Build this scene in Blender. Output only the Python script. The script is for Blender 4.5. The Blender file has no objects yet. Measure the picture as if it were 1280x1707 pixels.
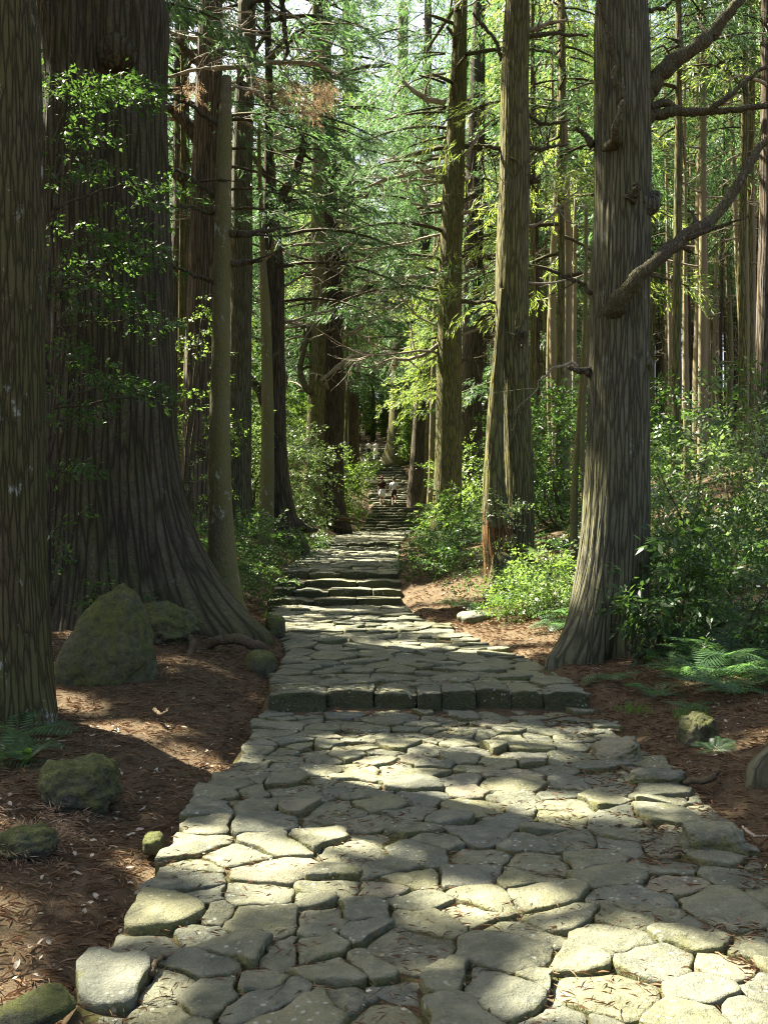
import bpy, math, random
import numpy as np
from mathutils import Vector

rng = np.random.default_rng(7)
random.seed(7)
scene = bpy.context.scene
COL = scene.collection
R = math.radians

# ------------------------------------------------------------------ camera
W, H, F, HOR, CAMZ = 1280.0, 1707.0, 1660.0, 865.0, 1.6
cam_data = bpy.data.cameras.new('camera')
cam_data.sensor_fit = 'VERTICAL'
cam_data.sensor_height = 36.0
cam_data.sensor_width = 36.0 * W / H
cam_data.lens = 36.0 * F / H
cam_data.shift_y = (HOR - H / 2) / H
cam_data.clip_start = 0.05
cam_data.clip_end = 900.0
cam = bpy.data.objects.new('camera', cam_data)
COL.objects.link(cam)
cam.location = (0, 0, CAMZ)
cam.rotation_euler = (R(90), 0, 0)
scene.camera = cam

# ------------------------------------------------------------------ sky, sun, exposure
SUN_EL = R(52)
SDX, SDY = -0.82, 0.57                      # horizontal direction towards the sun (behind the trees, to one side)
n_ = math.hypot(SDX, SDY); SDX /= n_; SDY /= n_
SUN = np.array([SDX * math.cos(SUN_EL), SDY * math.cos(SUN_EL), math.sin(SUN_EL)])
world = bpy.data.worlds.new('World')
scene.world = world
world.use_nodes = True
wn = world.node_tree
wn.nodes.clear()
sky = wn.nodes.new('ShaderNodeTexSky')
sky.sky_type = 'NISHITA'
sky.sun_disc = False
sky.sun_elevation = SUN_EL
sky.sun_rotation = math.atan2(SDX, SDY)
sky.dust_density = 6.0
sky.air_density = 0.8
sky.ozone_density = 0.3
bg = wn.nodes.new('ShaderNodeBackground')
bg.inputs['Strength'].default_value = 0.055
wo = wn.nodes.new('ShaderNodeOutputWorld')
wn.links.new(sky.outputs[0], bg.inputs[0])
wn.links.new(bg.outputs[0], wo.inputs[0])
sun_data = bpy.data.lights.new('sun', 'SUN')
sun_data.energy = 5.0
sun_data.angle = R(0.5)
sun_data.color = (1.0, 0.93, 0.76)
sun = bpy.data.objects.new('sun', sun_data)
COL.objects.link(sun)
sun.location = (-20, 30, 40)
sun.rotation_euler = Vector(SUN).to_track_quat('Z', 'Y').to_euler()
vs = scene.view_settings
vs.view_transform = 'Standard'
vs.look = 'None'
vs.exposure = 2.92
vs.gamma = 1.0
vs.use_curve_mapping = False
cy = scene.cycles
cy.max_bounces = 8
cy.diffuse_bounces = 4
cy.glossy_bounces = 2
cy.transmission_bounces = 5
cy.transparent_max_bounces = 4
cy.sample_clamp_indirect = 6.0
cy.caustics_reflective = False
cy.caustics_refractive = False
cy.use_denoising = True
cy.denoiser = 'OPENIMAGEDENOISE'
cy.denoising_input_passes = 'RGB_ALBEDO_NORMAL'
cy.denoising_prefilter = 'NONE'
cy.filter_width = 1.1
cy.use_adaptive_sampling = False

# ------------------------------------------------------------------ helpers: objects
BARKS = set()
def mk_mesh(name, V, Fc, mats, mi=None, smooth=True, bark=None):
    V = np.asarray(V, dtype=np.float32)
    Fc = np.asarray(Fc, dtype=np.int32)
    me = bpy.data.meshes.new(name)
    me.vertices.add(len(V))
    me.vertices.foreach_set('co', V.ravel())
    k = Fc.shape[1]
    me.loops.add(Fc.size)
    me.loops.foreach_set('vertex_index', Fc.ravel())
    me.polygons.add(len(Fc))
    me.polygons.foreach_set('loop_start', np.arange(0, Fc.size, k, dtype=np.int32))
    if smooth:
        me.polygons.foreach_set('use_smooth', np.ones(len(Fc), dtype=bool))
    if not isinstance(mats, (list, tuple)):
        mats = [mats]
    for m in mats:
        me.materials.append(m)
    if mi is not None:
        me.polygons.foreach_set('material_index', np.asarray(mi, dtype=np.int32))
    if any(m.name in BARKS for m in mats):               # where the bark pattern is anchored: unrolled along the trunk
        a = me.attributes.new('bark', 'FLOAT_VECTOR', 'POINT')
        a.data.foreach_set('vector', (V if bark is None else np.asarray(bark, dtype=np.float32)).ravel())
    me.update(calc_edges=True)
    return me

def link(name, me, parent=None, loc=None):
    o = bpy.data.objects.new(name, me)
    COL.objects.link(o)
    if parent is not None:
        o.parent = parent
    if loc is not None:
        o.location = loc
    return o

def tag(o, label=None, cat=None, group=None, kind=None):
    if label: o['label'] = label
    if cat: o['category'] = cat
    if group: o['group'] = group
    if kind: o['kind'] = kind
    return o

def thing(name, label, cat, loc, group=None):
    return tag(link(name, None, None, loc), label, cat, group)

def join(parts):
    Vs, Fs, ms, off = [], [], [], 0
    for p in parts:
        V, Fc = p[0], p[1]
        if len(V) == 0: continue
        Vs.append(V); Fs.append(np.asarray(Fc) + off)
        ms.append(np.full(len(Fc), p[2] if len(p) > 2 else 0))
        off += len(V)
    return np.concatenate(Vs), np.concatenate(Fs), np.concatenate(ms)

# ------------------------------------------------------------------ helpers: noise
def vnoise(P, seed=0):
    P = np.asarray(P, dtype=np.float64)
    I = np.floor(P).astype(np.int64)
    f = P - I
    f = f * f * (3 - 2 * f)
    out = 0
    for dx in (0, 1):
        wx = f[..., 0] if dx else 1 - f[..., 0]
        for dy in (0, 1):
            wy = f[..., 1] if dy else 1 - f[..., 1]
            for dz in (0, 1):
                wz = f[..., 2] if dz else 1 - f[..., 2]
                h = ((I[..., 0] + dx) * 73856093) ^ ((I[..., 1] + dy) * 19349663) ^ ((I[..., 2] + dz) * 83492791) ^ (seed * 2654435 + 97)
                h = (h ^ (h >> 13)) * 1274126177
                h = (h ^ (h >> 16)) & 0xFFFF
                out = out + wx * wy * wz * (h / 65535.0)
    return out * 2 - 1

def fbm(P, seed=0, oct=4, gain=0.5):
    a, s, t = 1.0, 0.0, 0.0
    P = np.asarray(P, dtype=np.float64)
    for k in range(oct):
        s = s + a * vnoise(P * (2.03 ** k), seed + k * 17)
        t += a
        a *= gain
    return s / t

def smoothstep(a, b, x):
    t = np.clip((x - a) / (b - a), 0, 1)
    return t * t * (3 - 2 * t)

def rot_to(d, roll=None, up=(0, 0, 1)):
    """matrices (N,3,3) whose x column follows d"""
    d = np.asarray(d, float)
    d = d / np.linalg.norm(d, axis=-1, keepdims=True)
    u = np.broadcast_to(np.array(up, float), d.shape)
    y = np.cross(u, d)
    l = np.linalg.norm(y, axis=-1, keepdims=True)
    y = np.where(l > 1e-4, y / np.maximum(l, 1e-6), np.array([0, 1.0, 0]))
    z = np.cross(d, y)
    if roll is not None:
        c, s = np.cos(roll)[..., None], np.sin(roll)[..., None]
        y, z = y * c + z * s, z * c - y * s
    return np.stack([d, y, z], axis=-1)

def place(templates, pos, Rm, sc, idx):
    """triangle clumps put at pos with rotation Rm and scale sc"""
    Vs, Fs, off = [], [], 0
    for k, (TV, TF) in enumerate(templates):
        m = np.nonzero(idx == k)[0]
        if len(m) == 0: continue
        V = np.einsum('nij,vj->nvi', Rm[m], TV) * sc[m][:, None, None] + pos[m][:, None, :]
        Fc = TF[None, :, :] + (np.arange(len(m)) * len(TV))[:, None, None]
        Vs.append(V.reshape(-1, 3)); Fs.append(Fc.reshape(-1, 3) + off)
        off += V.shape[0] * V.shape[1]
    if not Vs:
        return np.zeros((0, 3)), np.zeros((0, 3), int)
    return np.concatenate(Vs), np.concatenate(Fs)

def tube(P, r, seg=6, cap=True):
    P = np.asarray(P, float); r = np.asarray(r, float)
    n = len(P)
    T = np.gradient(P, axis=0)
    T /= np.maximum(np.linalg.norm(T, axis=1, keepdims=True), 1e-9)
    ref = np.array([0, 0, 1.0]) if abs(T[:, 2]).mean() < 0.8 else np.array([1.0, 0, 0])
    A = np.cross(T, ref); A /= np.maximum(np.linalg.norm(A, axis=1, keepdims=True), 1e-9)
    B = np.cross(T, A)
    th = np.arange(seg) / seg * 2 * math.pi
    V = P[:, None, :] + r[:, None, None] * (np.cos(th)[None, :, None] * A[:, None, :] + np.sin(th)[None, :, None] * B[:, None, :])
    return ring_faces(V, cap)

def ring_faces(V, cap=True):
    n, seg = V.shape[:2]
    i = np.arange(n - 1)[:, None] * seg
    j = np.arange(seg)[None, :]
    a = i + j; b = i + (j + 1) % seg; c = b + seg; d = a + seg
    Fc = np.concatenate([np.stack([a, b, c], -1).reshape(-1, 3), np.stack([a, c, d], -1).reshape(-1, 3)])
    V = V.reshape(-1, 3)
    if cap:
        c0 = V[:seg].mean(0); c1 = V[-seg:].mean(0)
        k = len(V)
        V = np.concatenate([V, [c0, c1]])
        jj = np.arange(seg)
        f0 = np.stack([np.full(seg, k), (jj + 1) % seg, jj], -1)
        base = (n - 1) * seg
        f1 = np.stack([np.full(seg, k + 1), base + jj, base + (jj + 1) % seg], -1)
        Fc = np.concatenate([Fc, f0, f1])
    return V, Fc

def spline(pts, n):
    """Catmull-Rom through pts (k, m) resampled to n rows"""
    p = np.asarray(pts, float)
    if len(p) == 2:
        t = np.linspace(0, 1, n)[:, None]
        return p[0] * (1 - t) + p[1] * t
    q = np.concatenate([[2 * p[0] - p[1]], p, [2 * p[-1] - p[-2]]])
    u = np.linspace(0, len(p) - 1 - 1e-9, n)
    i = u.astype(int); f = (u - i)[:, None]
    a, b, c, d = q[i], q[i + 1], q[i + 2], q[i + 3]
    return 0.5 * (2 * b + (c - a) * f + (2 * a - 5 * b + 4 * c - d) * f ** 2 + (3 * b - a - 3 * c + d) * f ** 3)

# ------------------------------------------------------------------ the lie of the land
#        Y      z(top)  xl     xr
PROF = [(-12.0, 0.00, -1.05, 1.80), (2.0, 0.00, -1.05, 1.80), (6.0, 0.00, -1.05, 1.86), (8.25, 0.00, -1.00, 1.76), (8.3, 0.15, -0.98, 1.74), (9.8, 0.155, -1.02, 1.60), (11.0, 0.16, -1.06, 1.35),
        (13.0, 0.18, -1.35, 0.88), (14.5, 0.18, -1.60, 0.50), (16.29, 0.18, -1.87, 0.32), (16.3, 0.30, -1.87, 0.28), (16.7, 0.30, -1.87, 0.28), (16.71, 0.42, -1.87, 0.28),
        (17.15, 0.42, -1.85, 0.28), (17.16, 0.54, -1.85, 0.28), (17.75, 0.54, -1.84, 0.27), (17.76, 0.66, -1.84, 0.27), (27.4, 0.80, -1.95, 0.42),
        (27.41, 0.94, -1.95, 0.42), (38.0, 0.98, -1.65, 0.90), (47.9, 1.02, -1.16, 1.42)]
# the long flight: about 45 steps of uneven going
fl = [(47.91, 1.16)]
_y, _z = 47.91, 1.16
r_ = random.Random(3)
while _y < 106:
    going = (1.15 if _y < 57 else 1.05) * r_.uniform(0.8, 1.2)
    _y += going
    _z += 0.158 * r_.uniform(0.85, 1.15) * (1.0 if _y < 90 else 0.95)
    fl.append((_y, _z))
XE = np.array([[48, -1.16, 1.42], [57, -0.75, 1.95], [66, -1.05, 2.0], [75, -1.45, 1.75], [89, -1.95, 1.1], [106, -2.3, 0.6], [130, -3, 0]])
def fl_edges(y):
    return float(np.interp(y, XE[:, 0], XE[:, 1])), float(np.interp(y, XE[:, 0], XE[:, 2]))
for k, (y, z) in enumerate(fl):
    a, b = fl_edges(y)
    PROF.append((y, z, a, b))
    if k + 1 < len(fl):
        a, b = fl_edges(fl[k + 1][0])
        PROF.append((fl[k + 1][0] - 0.01, z, a, b))
PROF += [(300.0, _z + 0.13 * (300 - _y), -12.0, -9.0)]
PROF = np.array(PROF)
def path_z(y): return np.interp(y, PROF[:, 0], PROF[:, 1])
def path_l(y): return np.interp(y, PROF[:, 0], PROF[:, 2])
def path_r(y): return np.interp(y, PROF[:, 0], PROF[:, 3])
# a smoothed copy for the ground beside and beneath the stones
SY = np.concatenate([np.arange(-12, 115, 0.1), np.arange(115, 301, 1.0)])
_raw = path_z(SY)
def _sm(w):
    k = np.ones(w) / w
    return np.convolve(np.pad(_raw[:1270], (w, w), 'edge'), k, 'same')[w:-w]
SZ = np.concatenate([_sm(9), _raw[1270:]])
SZ2 = np.concatenate([_sm(31), _raw[1270:]])

def terrain(x, y):
    x = np.asarray(x, float); y = np.asarray(y, float)
    zc = np.interp(y, SY, SZ)
    zb = np.interp(y, SY, SZ2)
    dl = path_l(y) - x
    dr = x - path_r(y)
    d = np.maximum(np.maximum(dl, dr), 0)
    P = np.stack([x, y, np.zeros_like(x)], -1)
    # side banks
    far = smoothstep(11, 24, y)
    lslope = 0.03 + 0.27 * far
    rslope = 0.10 + 0.24 * smoothstep(7, 20, y)
    bl = lslope * 6 * (1 - np.exp(-np.maximum(dl, 0) / 6.0)) * 1.3 + 0.06 * np.maximum(dl - 6, 0) * far
    br = rslope * 13 * (1 - np.exp(-np.maximum(dr - 0.4, 0) / 13.0))
    mound = 0.34 * np.exp(-(((x + 3.1) / 1.7) ** 2 + ((y - 12.0) / 2.0) ** 2)) + 0.10 * np.exp(-(((x + 3.6) / 0.9) ** 2 + ((y - 7.3) / 1.2) ** 2))
    mound = mound + 0.22 * np.exp(-(((x - 3.3) / 0.8) ** 2 + ((y - 6.4) / 1.5) ** 2))
    side = np.where(dl > 0, bl - 0.07 * (1 - smoothstep(0, 1.0, dl)) + mound, br + mound * (dr > 0))
    t = smoothstep(0.0, 0.5, d)
    rough = fbm(P * 0.9, 5, 3) * 0.07 * t + fbm(P * 4.0, 9, 2) * 0.02 * smoothstep(0, 0.2, d) + fbm(P * 0.12, 31, 2) * 0.9 * smoothstep(4, 20, d)
    left_low = -0.05 * smoothstep(0.0, 0.12, dl) * (1 - smoothstep(9, 12, y))
    under = -0.075 * (1 - smoothstep(0.02, 0.2, d))
    return zc * (1 - t) + zb * t + side + rough + under + left_low

def px(p, q, Y):
    """world point seen at photo pixel (p, q) at depth Y"""
    return np.array([(p - 640.0) * Y / F, Y, CAMZ - (q - HOR) * Y / F])

_gy = np.arange(2.2, 110, 0.01)
_gz = path_z(_gy)
_gq = HOR + (CAMZ - _gz) * F / _gy
_gmin = np.minimum.accumulate(_gq)
def on_path(p, q):
    i = int(np.argmax(_gmin <= q))
    Y = _gy[i]
    return np.array([(p - 640.0) * Y / F, Y, _gz[i]])
# ------------------------------------------------------------------ materials
class NT:
    def __init__(self, name):
        self.m = bpy.data.materials.new(name)
        self.m.use_nodes = True
        self.t = self.m.node_tree
        self.t.nodes.clear()
        self.out = self.n('ShaderNodeOutputMaterial')
    def n(self, kind, **kw):
        nd = self.t.nodes.new(kind)
        for k, v in kw.items(): setattr(nd, k, v)
        return nd
    def set(self, sock, v):
        if hasattr(v, 'links'): self.t.links.new(v, sock)
        else:
            if isinstance(v, (tuple, list)) and len(v) == 3 and sock.type == 'RGBA': v = (*v, 1)
            sock.default_value = v
    def coords(self, scale=(1, 1, 1), kind='Object'):
        tc = self.n('ShaderNodeTexCoord'); mp = self.n('ShaderNodeMapping')
        self.t.links.new(tc.outputs[kind], mp.inputs[0]); mp.inputs['Scale'].default_value = scale
        return mp.outputs[0]
    def bcoords(self, scale):
        a = self.n('ShaderNodeAttribute'); a.attribute_name = 'bark'; mp = self.n('ShaderNodeMapping')
        self.t.links.new(a.outputs['Vector'], mp.inputs[0]); mp.inputs['Scale'].default_value = scale
        return mp.outputs[0]
    def pos(self):
        return self.n('ShaderNodeNewGeometry').outputs['Position']
    def noise(self, vec, scale, detail=4, rough=0.55, dist=0.0):
        nd = self.n('ShaderNodeTexNoise'); self.t.links.new(vec, nd.inputs['Vector'])
        nd.inputs['Scale'].default_value = scale; nd.inputs['Detail'].default_value = detail
        nd.inputs['Roughness'].default_value = rough; nd.inputs['Distortion'].default_value = dist
        return nd.outputs[0]
    def ramp(self, v, a, b, lo=0.0, hi=1.0):
        nd = self.n('ShaderNodeMapRange'); nd.clamp = True
        self.set(nd.inputs[0], v); nd.inputs[1].default_value = a; nd.inputs[2].default_value = b
        nd.inputs[3].default_value = lo; nd.inputs[4].default_value = hi
        return nd.outputs[0]
    def mix(self, f, a, b, mode='MIX'):
        nd = self.n('ShaderNodeMix', data_type='RGBA', blend_type=mode)
        self.set(nd.inputs[0], f); self.set(nd.inputs[6], a); self.set(nd.inputs[7], b)
        return nd.outputs[2]
    def math(self, op, a, b=0.0):
        nd = self.n('ShaderNodeMath', operation=op)
        self.set(nd.inputs[0], a); self.set(nd.inputs[1], b)
        return nd.outputs[0]
    def bump(self, h, dist, strength=1.0, normal=None):
        nd = self.n('ShaderNodeBump'); self.set(nd.inputs['Height'], h)
        nd.inputs['Distance'].default_value = dist; nd.inputs['Strength'].default_value = strength
        if normal is not None: self.t.links.new(normal, nd.inputs['Normal'])
        return nd.outputs[0]
    def bsdf(self, color, rough=0.8, normal=None, spec=0.3):
        b = self.n('ShaderNodeBsdfPrincipled')
        self.set(b.inputs['Base Color'], color); self.set(b.inputs['Roughness'], rough)
        b.inputs['Specular IOR Level'].default_value = spec
        if normal is not None: self.t.links.new(normal, b.inputs['Normal'])
        return b
    def done(self, sh):
        self.t.links.new(sh.outputs[0] if hasattr(sh, 'outputs') else sh, self.out.inputs[0])
        return self.m
    def island(self): return self.n('ShaderNodeNewGeometry').outputs['Random Per Island']
    def objrand(self): return self.n('ShaderNodeObjectInfo').outputs['Random']
    def up(self):
        g = self.n('ShaderNodeNewGeometry'); s = self.n('ShaderNodeSeparateXYZ')
        self.t.links.new(g.outputs['Normal'], s.inputs[0]); return s.outputs[2]

def stone_material(name, mossy=0.35, per_island=False, riser=0.0):
    t = NT(name)
    p = t.pos()
    rnd = t.island() if per_island else t.objrand()
    big = t.noise(p, 2.3, 5, 0.6)
    mid = t.noise(p, 11.0, 6, 0.65)
    fine = t.noise(p, 70.0, 5, 0.7)
    a = t.mix(rnd, (0.066, 0.070, 0.041), (0.165, 0.160, 0.094))
    c = t.mix(t.ramp(mid, 0.42, 0.72, 0, .8), a, (0.24, 0.232, 0.145))
    c = t.mix(t.ramp(big, 0.42, 0.62), c, t.mix(0.6, c, (0.10, 0.105, 0.075)))
    c = t.mix(t.ramp(rnd, 0.92, 0.98, 0, 0.35), c, (0.22, 0.17, 0.12))
    c = t.mix(t.ramp(t.math('FRACT', t.math('MULTIPLY', rnd, 7.3)), 0.55, 1.0, 0, 0.6), c, (0.095, 0.105, 0.09))
    c = t.mix(t.ramp(t.math('FRACT', t.math('MULTIPLY', rnd, 13.7)), 0.7, 1.0, 0, 0.5), c, (0.20, 0.19, 0.085))
    blot = t.noise(p, 6.5, 7, 0.72, 0.5)
    c = t.mix(t.ramp(blot, 0.52, 0.66, 0, 0.7), c, (0.21, 0.205, 0.135))
    c = t.mix(t.ramp(blot, 0.46, 0.34, 0, 0.75), c, (0.062, 0.067, 0.040))
    c = t.mix(t.ramp(fine, 0.58, 0.75, 0, 0.55), c, (0.36, 0.36, 0.30))
    c = t.mix(t.ramp(fine, 0.42, 0.28, 0, 0.5), c, (0.07, 0.075, 0.055))
    moss = t.math('ADD', t.noise(p, 5.0, 6, 0.7), t.math('MULTIPLY', t.math('SUBTRACT', 0.85, t.up()), 0.22))
    c = t.mix(t.ramp(moss, 0.66 - mossy * 0.3, 0.80 - mossy * 0.3, 0, 0.75), c, t.mix(t.ramp(fine, .35, .65), (0.050, 0.058, 0.014), (0.17, 0.165, 0.045)))
    if riser:                                            # upright faces darkened towards mottled black-green
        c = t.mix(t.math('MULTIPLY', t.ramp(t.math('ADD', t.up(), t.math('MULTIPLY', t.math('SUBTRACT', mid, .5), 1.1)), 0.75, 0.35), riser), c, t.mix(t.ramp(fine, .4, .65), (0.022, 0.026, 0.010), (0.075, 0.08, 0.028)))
    v = t.n('ShaderNodeTexVoronoi'); t.t.links.new(p, v.inputs['Vector']); v.inputs['Scale'].default_value = 26
    lich = t.math('MULTIPLY', t.ramp(v.outputs['Distance'], 0.30, 0.16), t.ramp(t.noise(p, 4.2, 3), 0.53, 0.62))
    c = t.mix(t.math('MULTIPLY', lich, 0.6), c, (0.42, 0.43, 0.36))
    n1 = t.bump(mid, 0.035, 1.0)
    n2 = t.bump(fine, 0.009, 1.0, n1)
    return t.done(t.bsdf(c, t.ramp(mid, 0.3, 0.7, 0.62, 0.85), n2, 0.35))

def boulder_material():
    t = NT('mossy_boulder')
    p = t.pos()
    big = t.noise(p, 3.0, 6, 0.7, 0.6); mid = t.noise(p, 16, 6, 0.72); fine = t.noise(p, 90, 4, 0.75)
    rock_ = t.mix(t.ramp(mid, .35, .65), (0.055, 0.052, 0.036), (0.17, 0.165, 0.12))
    rock_ = t.mix(t.ramp(fine, .56, .72, 0, .7), rock_, (0.30, 0.31, 0.26))
    moss = t.mix(t.ramp(mid, .32, .62), (0.066, 0.077, 0.022), (0.150, 0.160, 0.045))
    moss = t.mix(t.ramp(fine, .45, .7, 0, .4), moss, (0.16, 0.165, 0.06))
    f = t.math('ADD', t.math('ADD', big, t.math('MULTIPLY', t.math('SUBTRACT', mid, .5), .45)), t.math('MULTIPLY', t.up(), .10))
    c = t.mix(t.ramp(f, .34, .60, 0, .95), rock_, moss)
    n1 = t.bump(big, 0.08, 0.8); n2 = t.bump(mid, 0.035, 1.0, n1); n3 = t.bump(fine, 0.012, 1.0, n2)
    return t.done(t.bsdf(c, .92, n3, .2))

def bark_material(name, dark, light, moss, moss_amt=0.4, k=16.0, zs=0.10, depth=0.02, lichen=0.5, plates=False, fissure=1.0, lich_at=0.655):
    """long plates of bark parted by dark fissures"""
    t = NT(name)
    BARKS.add(name)
    v = t.bcoords((k, k, k * zs))
    wob = t.n('ShaderNodeTexNoise'); t.t.links.new(v, wob.inputs['Vector']); wob.inputs['Scale'].default_value = 0.9; wob.inputs['Detail'].default_value = 3
    vm = t.n('ShaderNodeMix', data_type='VECTOR'); vm.inputs[0].default_value = 0.35
    t.t.links.new(v, vm.inputs[4])
    ad = t.n('ShaderNodeVectorMath', operation='ADD'); t.t.links.new(v, ad.inputs[0]); t.t.links.new(wob.outputs[1], ad.inputs[1])
    t.t.links.new(ad.outputs[0], vm.inputs[5])
    vv = ad.outputs[0]
    vo = t.n('ShaderNodeTexVoronoi', feature='DISTANCE_TO_EDGE'); t.t.links.new(vv, vo.inputs['Vector']); vo.inputs['Scale'].default_value = 0.62
    edge = vo.outputs['Distance']
    crack = t.ramp(edge, 0.0, 0.22, 1.0 - fissure, 1.0)
    if plates:
        cr = t.noise(t.bcoords((k * 0.9, k * 0.9, k * 0.85)), 1.0, 3, 0.5)
        crack = t.math('MULTIPLY', crack, t.ramp(t.math('ABSOLUTE', t.math('SUBTRACT', cr, 0.5)), 0.0, 0.03, 0.72, 1.0))
    g = t.noise(t.bcoords((k * 2.2, k * 2.2, k * max(zs, .08) * 3.5)), 1.0, 6, 0.7)
    grain = t.noise(t.bcoords((k * 5, k * 5, k * 1.6)), 1.0, 4, 0.7)
    tone = t.noise(t.bcoords((3.0, 3.0, 0.8)), 1.0, 3, 0.6)
    c = t.mix(t.ramp(t.math('ADD', t.math('MULTIPLY', g, 0.65), t.math('MULTIPLY', tone, 0.35)), 0.34, 0.64), dark, light)
    c = t.mix(t.ramp(grain, 0.55, 0.75, 0, 0.35), c, [min(1, x * 1.5) for x in light])
    o = t.bcoords((1, 1, 0.5))
    m = t.math('ADD', t.noise(o, 1.9, 6, 0.72), t.math('MULTIPLY', t.objrand(), 0.05))
    c = t.mix(t.math('MULTIPLY', t.ramp(m, 0.62 - moss_amt * 0.35, 0.84 - moss_amt * 0.35), t.ramp(grain, 0.3, 0.6, 0.4, 0.95)), c, moss)
    li = t.noise(t.bcoords((6, 6, 3.0)), 1.0, 6, 0.78)
    c = t.mix(t.ramp(li, lich_at, lich_at + 0.04, 0, lichen), c, (0.36, 0.37, 0.30))
    c = t.mix(t.ramp(crack, 0.0, 0.75, 0.78, 0.0), c, [x * 0.28 for x in dark])
    h = t.math('ADD', t.math('MULTIPLY', crack, 1.0), t.math('ADD', t.math('MULTIPLY', g, 0.5), t.math('MULTIPLY', grain, 0.22)))
    return t.done(t.bsdf(c, 0.9, t.bump(h, depth, 1.0), 0.15))

def leaf_material(name, a, b, trans, fac=0.42, rough=0.45, spec=0.4, big=None):
    t = NT(name)
    r1 = t.island()
    c = t.mix(r1, a, b)
    if big is not None:
        c = t.mix(t.ramp(t.noise(t.pos(), 0.55, 3), 0.42, 0.62), c, big)
    pb = t.bsdf(c, rough, None, spec)
    tr = t.n('ShaderNodeBsdfTranslucent')
    t.set(tr.inputs[0], t.mix(r1, trans, [min(1, x * 1.35) for x in trans]))
    ms = t.n('ShaderNodeMixShader'); ms.inputs[0].default_value = fac
    t.t.links.new(pb.outputs[0], ms.inputs[1]); t.t.links.new(tr.outputs[0], ms.inputs[2])
    return t.done(ms)

def plain(name, a, b=None, scale=20.0, rough=0.8, spec=0.3):
    t = NT(name)
    c = a if b is None else t.mix(t.ramp(t.noise(t.coords(), scale, 4), 0.3, 0.7), a, b)
    return t.done(t.bsdf(c, rough, None, spec))

def joint_material():
    """earth, moss and needles packed between the stones"""
    t = NT('joint_fill')
    p = t.pos()
    mid = t.noise(p, 9.0, 6, 0.7); fine = t.noise(p, 60.0, 6, 0.75)
    c = t.mix(t.ramp(fine, .35, .7), (0.045, 0.032, 0.018), (0.17, 0.12, 0.07))
    c = t.mix(t.ramp(mid, .46, .56, 0, .85), c, t.mix(t.ramp(fine, .4, .65), (0.05, 0.058, 0.016), (0.15, 0.15, 0.05)))
    return t.done(t.bsdf(c, .95, t.bump(fine, .02, 1.0), .1))

def ground_material():
    t = NT('forest_floor')
    p = t.pos()
    big = t.noise(p, 0.9, 4, 0.6)
    mid = t.noise(p, 7.0, 6, 0.7)
    fine = t.noise(p, 55.0, 6, 0.75, 1.2)
    c = t.mix(t.ramp(mid, 0.3, 0.7), (0.052, 0.039, 0.022), (0.124, 0.090, 0.051))
    c = t.mix(t.ramp(fine, 0.5, 0.72), c, (0.20, 0.115, 0.06))
    c = t.mix(t.ramp(fine, 0.42, 0.25, 0, 0.85), c, (0.022, 0.013, 0.008))
    c = t.mix(t.ramp(big, 0.5, 0.72, 0, 0.55), c, (0.10, 0.075, 0.045))
    mossy = t.math('MULTIPLY', t.ramp(t.noise(p, 1.7, 5, 0.7), 0.60, 0.70), 0.5)
    c = t.mix(mossy, c, (0.06, 0.07, 0.02))
    h = t.math('ADD', t.math('MULTIPLY', fine, 0.6), mid)
    return t.done(t.bsdf(c, 0.92, t.bump(h, 0.03, 0.9), 0.15))

M = {}
M['joint'] = joint_material()
M['ground'] = ground_material()
M['stone'] = stone_material('weathered_paving_stone', 0.38)
M['stone_far'] = stone_material('weathered_paving_stone_distant', 0.32, True)
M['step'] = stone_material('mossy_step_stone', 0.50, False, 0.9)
M['boulder'] = boulder_material()
M['bark_giant'] = bark_material('deep_furrowed_bark', (0.060, 0.050, 0.031), (0.140, 0.117, 0.076), (0.085, 0.088, 0.030), 0.50, 22, 0.075, 0.04, 0.4, True)
M['bark_front'] = bark_material('brown_flaky_bark', (0.056, 0.045, 0.023), (0.140, 0.110, 0.058), (0.098, 0.100, 0.034), 0.72, 46, 0.09, 0.020, 0.8, False, 0.9, 0.61)
M['bark_grey'] = bark_material('grey_green_cedar_bark', (0.086, 0.082, 0.050), (0.178, 0.170, 0.108), (0.120, 0.118, 0.048), 0.50, 42, 0.07, 0.016, 0.6, False, 1.0, 0.63)
M['bark_moss'] = bark_material('mossy_cedar_bark', (0.100, 0.088, 0.045), (0.195, 0.175, 0.092), (0.165, 0.162, 0.048), 0.66, 36, 0.09, 0.016, 0.6, False, 1.0, 0.63)
M['bark_slim'] = bark_material('smooth_mossy_bark', (0.060, 0.050, 0.024), (0.205, 0.185, 0.105), (0.135, 0.13, 0.036), 0.62, 30, 0.35, 0.016, 1.0, False, 0.3, 0.60)
M['bark_red'] = bark_material('reddish_furrowed_bark', (0.068, 0.052, 0.035), (0.180, 0.146, 0.102), (0.11, 0.108, 0.045), 0.25, 26, 0.05, 0.022, 0.35)
M['bark_dark'] = bark_material('dark_cedar_bark', (0.048, 0.037, 0.026), (0.12, 0.097, 0.07), (0.085, 0.085, 0.03), 0.40, 30, 0.06, 0.018, 0.35)
M['bark_pale'] = bark_material('pale_young_bark', (0.16, 0.125, 0.080), (0.28, 0.225, 0.15), (0.18, 0.18, 0.08), 0.45, 40, 0.06, 0.005, 0.3, False, 0.3)
M['rotten'] = bark_material('rotten_orange_wood', (0.10, 0.058, 0.024), (0.27, 0.155, 0.060), (0.15, 0.13, 0.04), 0.22, 38, 0.05, 0.02, 0.2)
M['twig'] = plain('dead_twig_wood', (0.15, 0.125, 0.085), (0.36, 0.315, 0.24), 9.0, 0.85)
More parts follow.
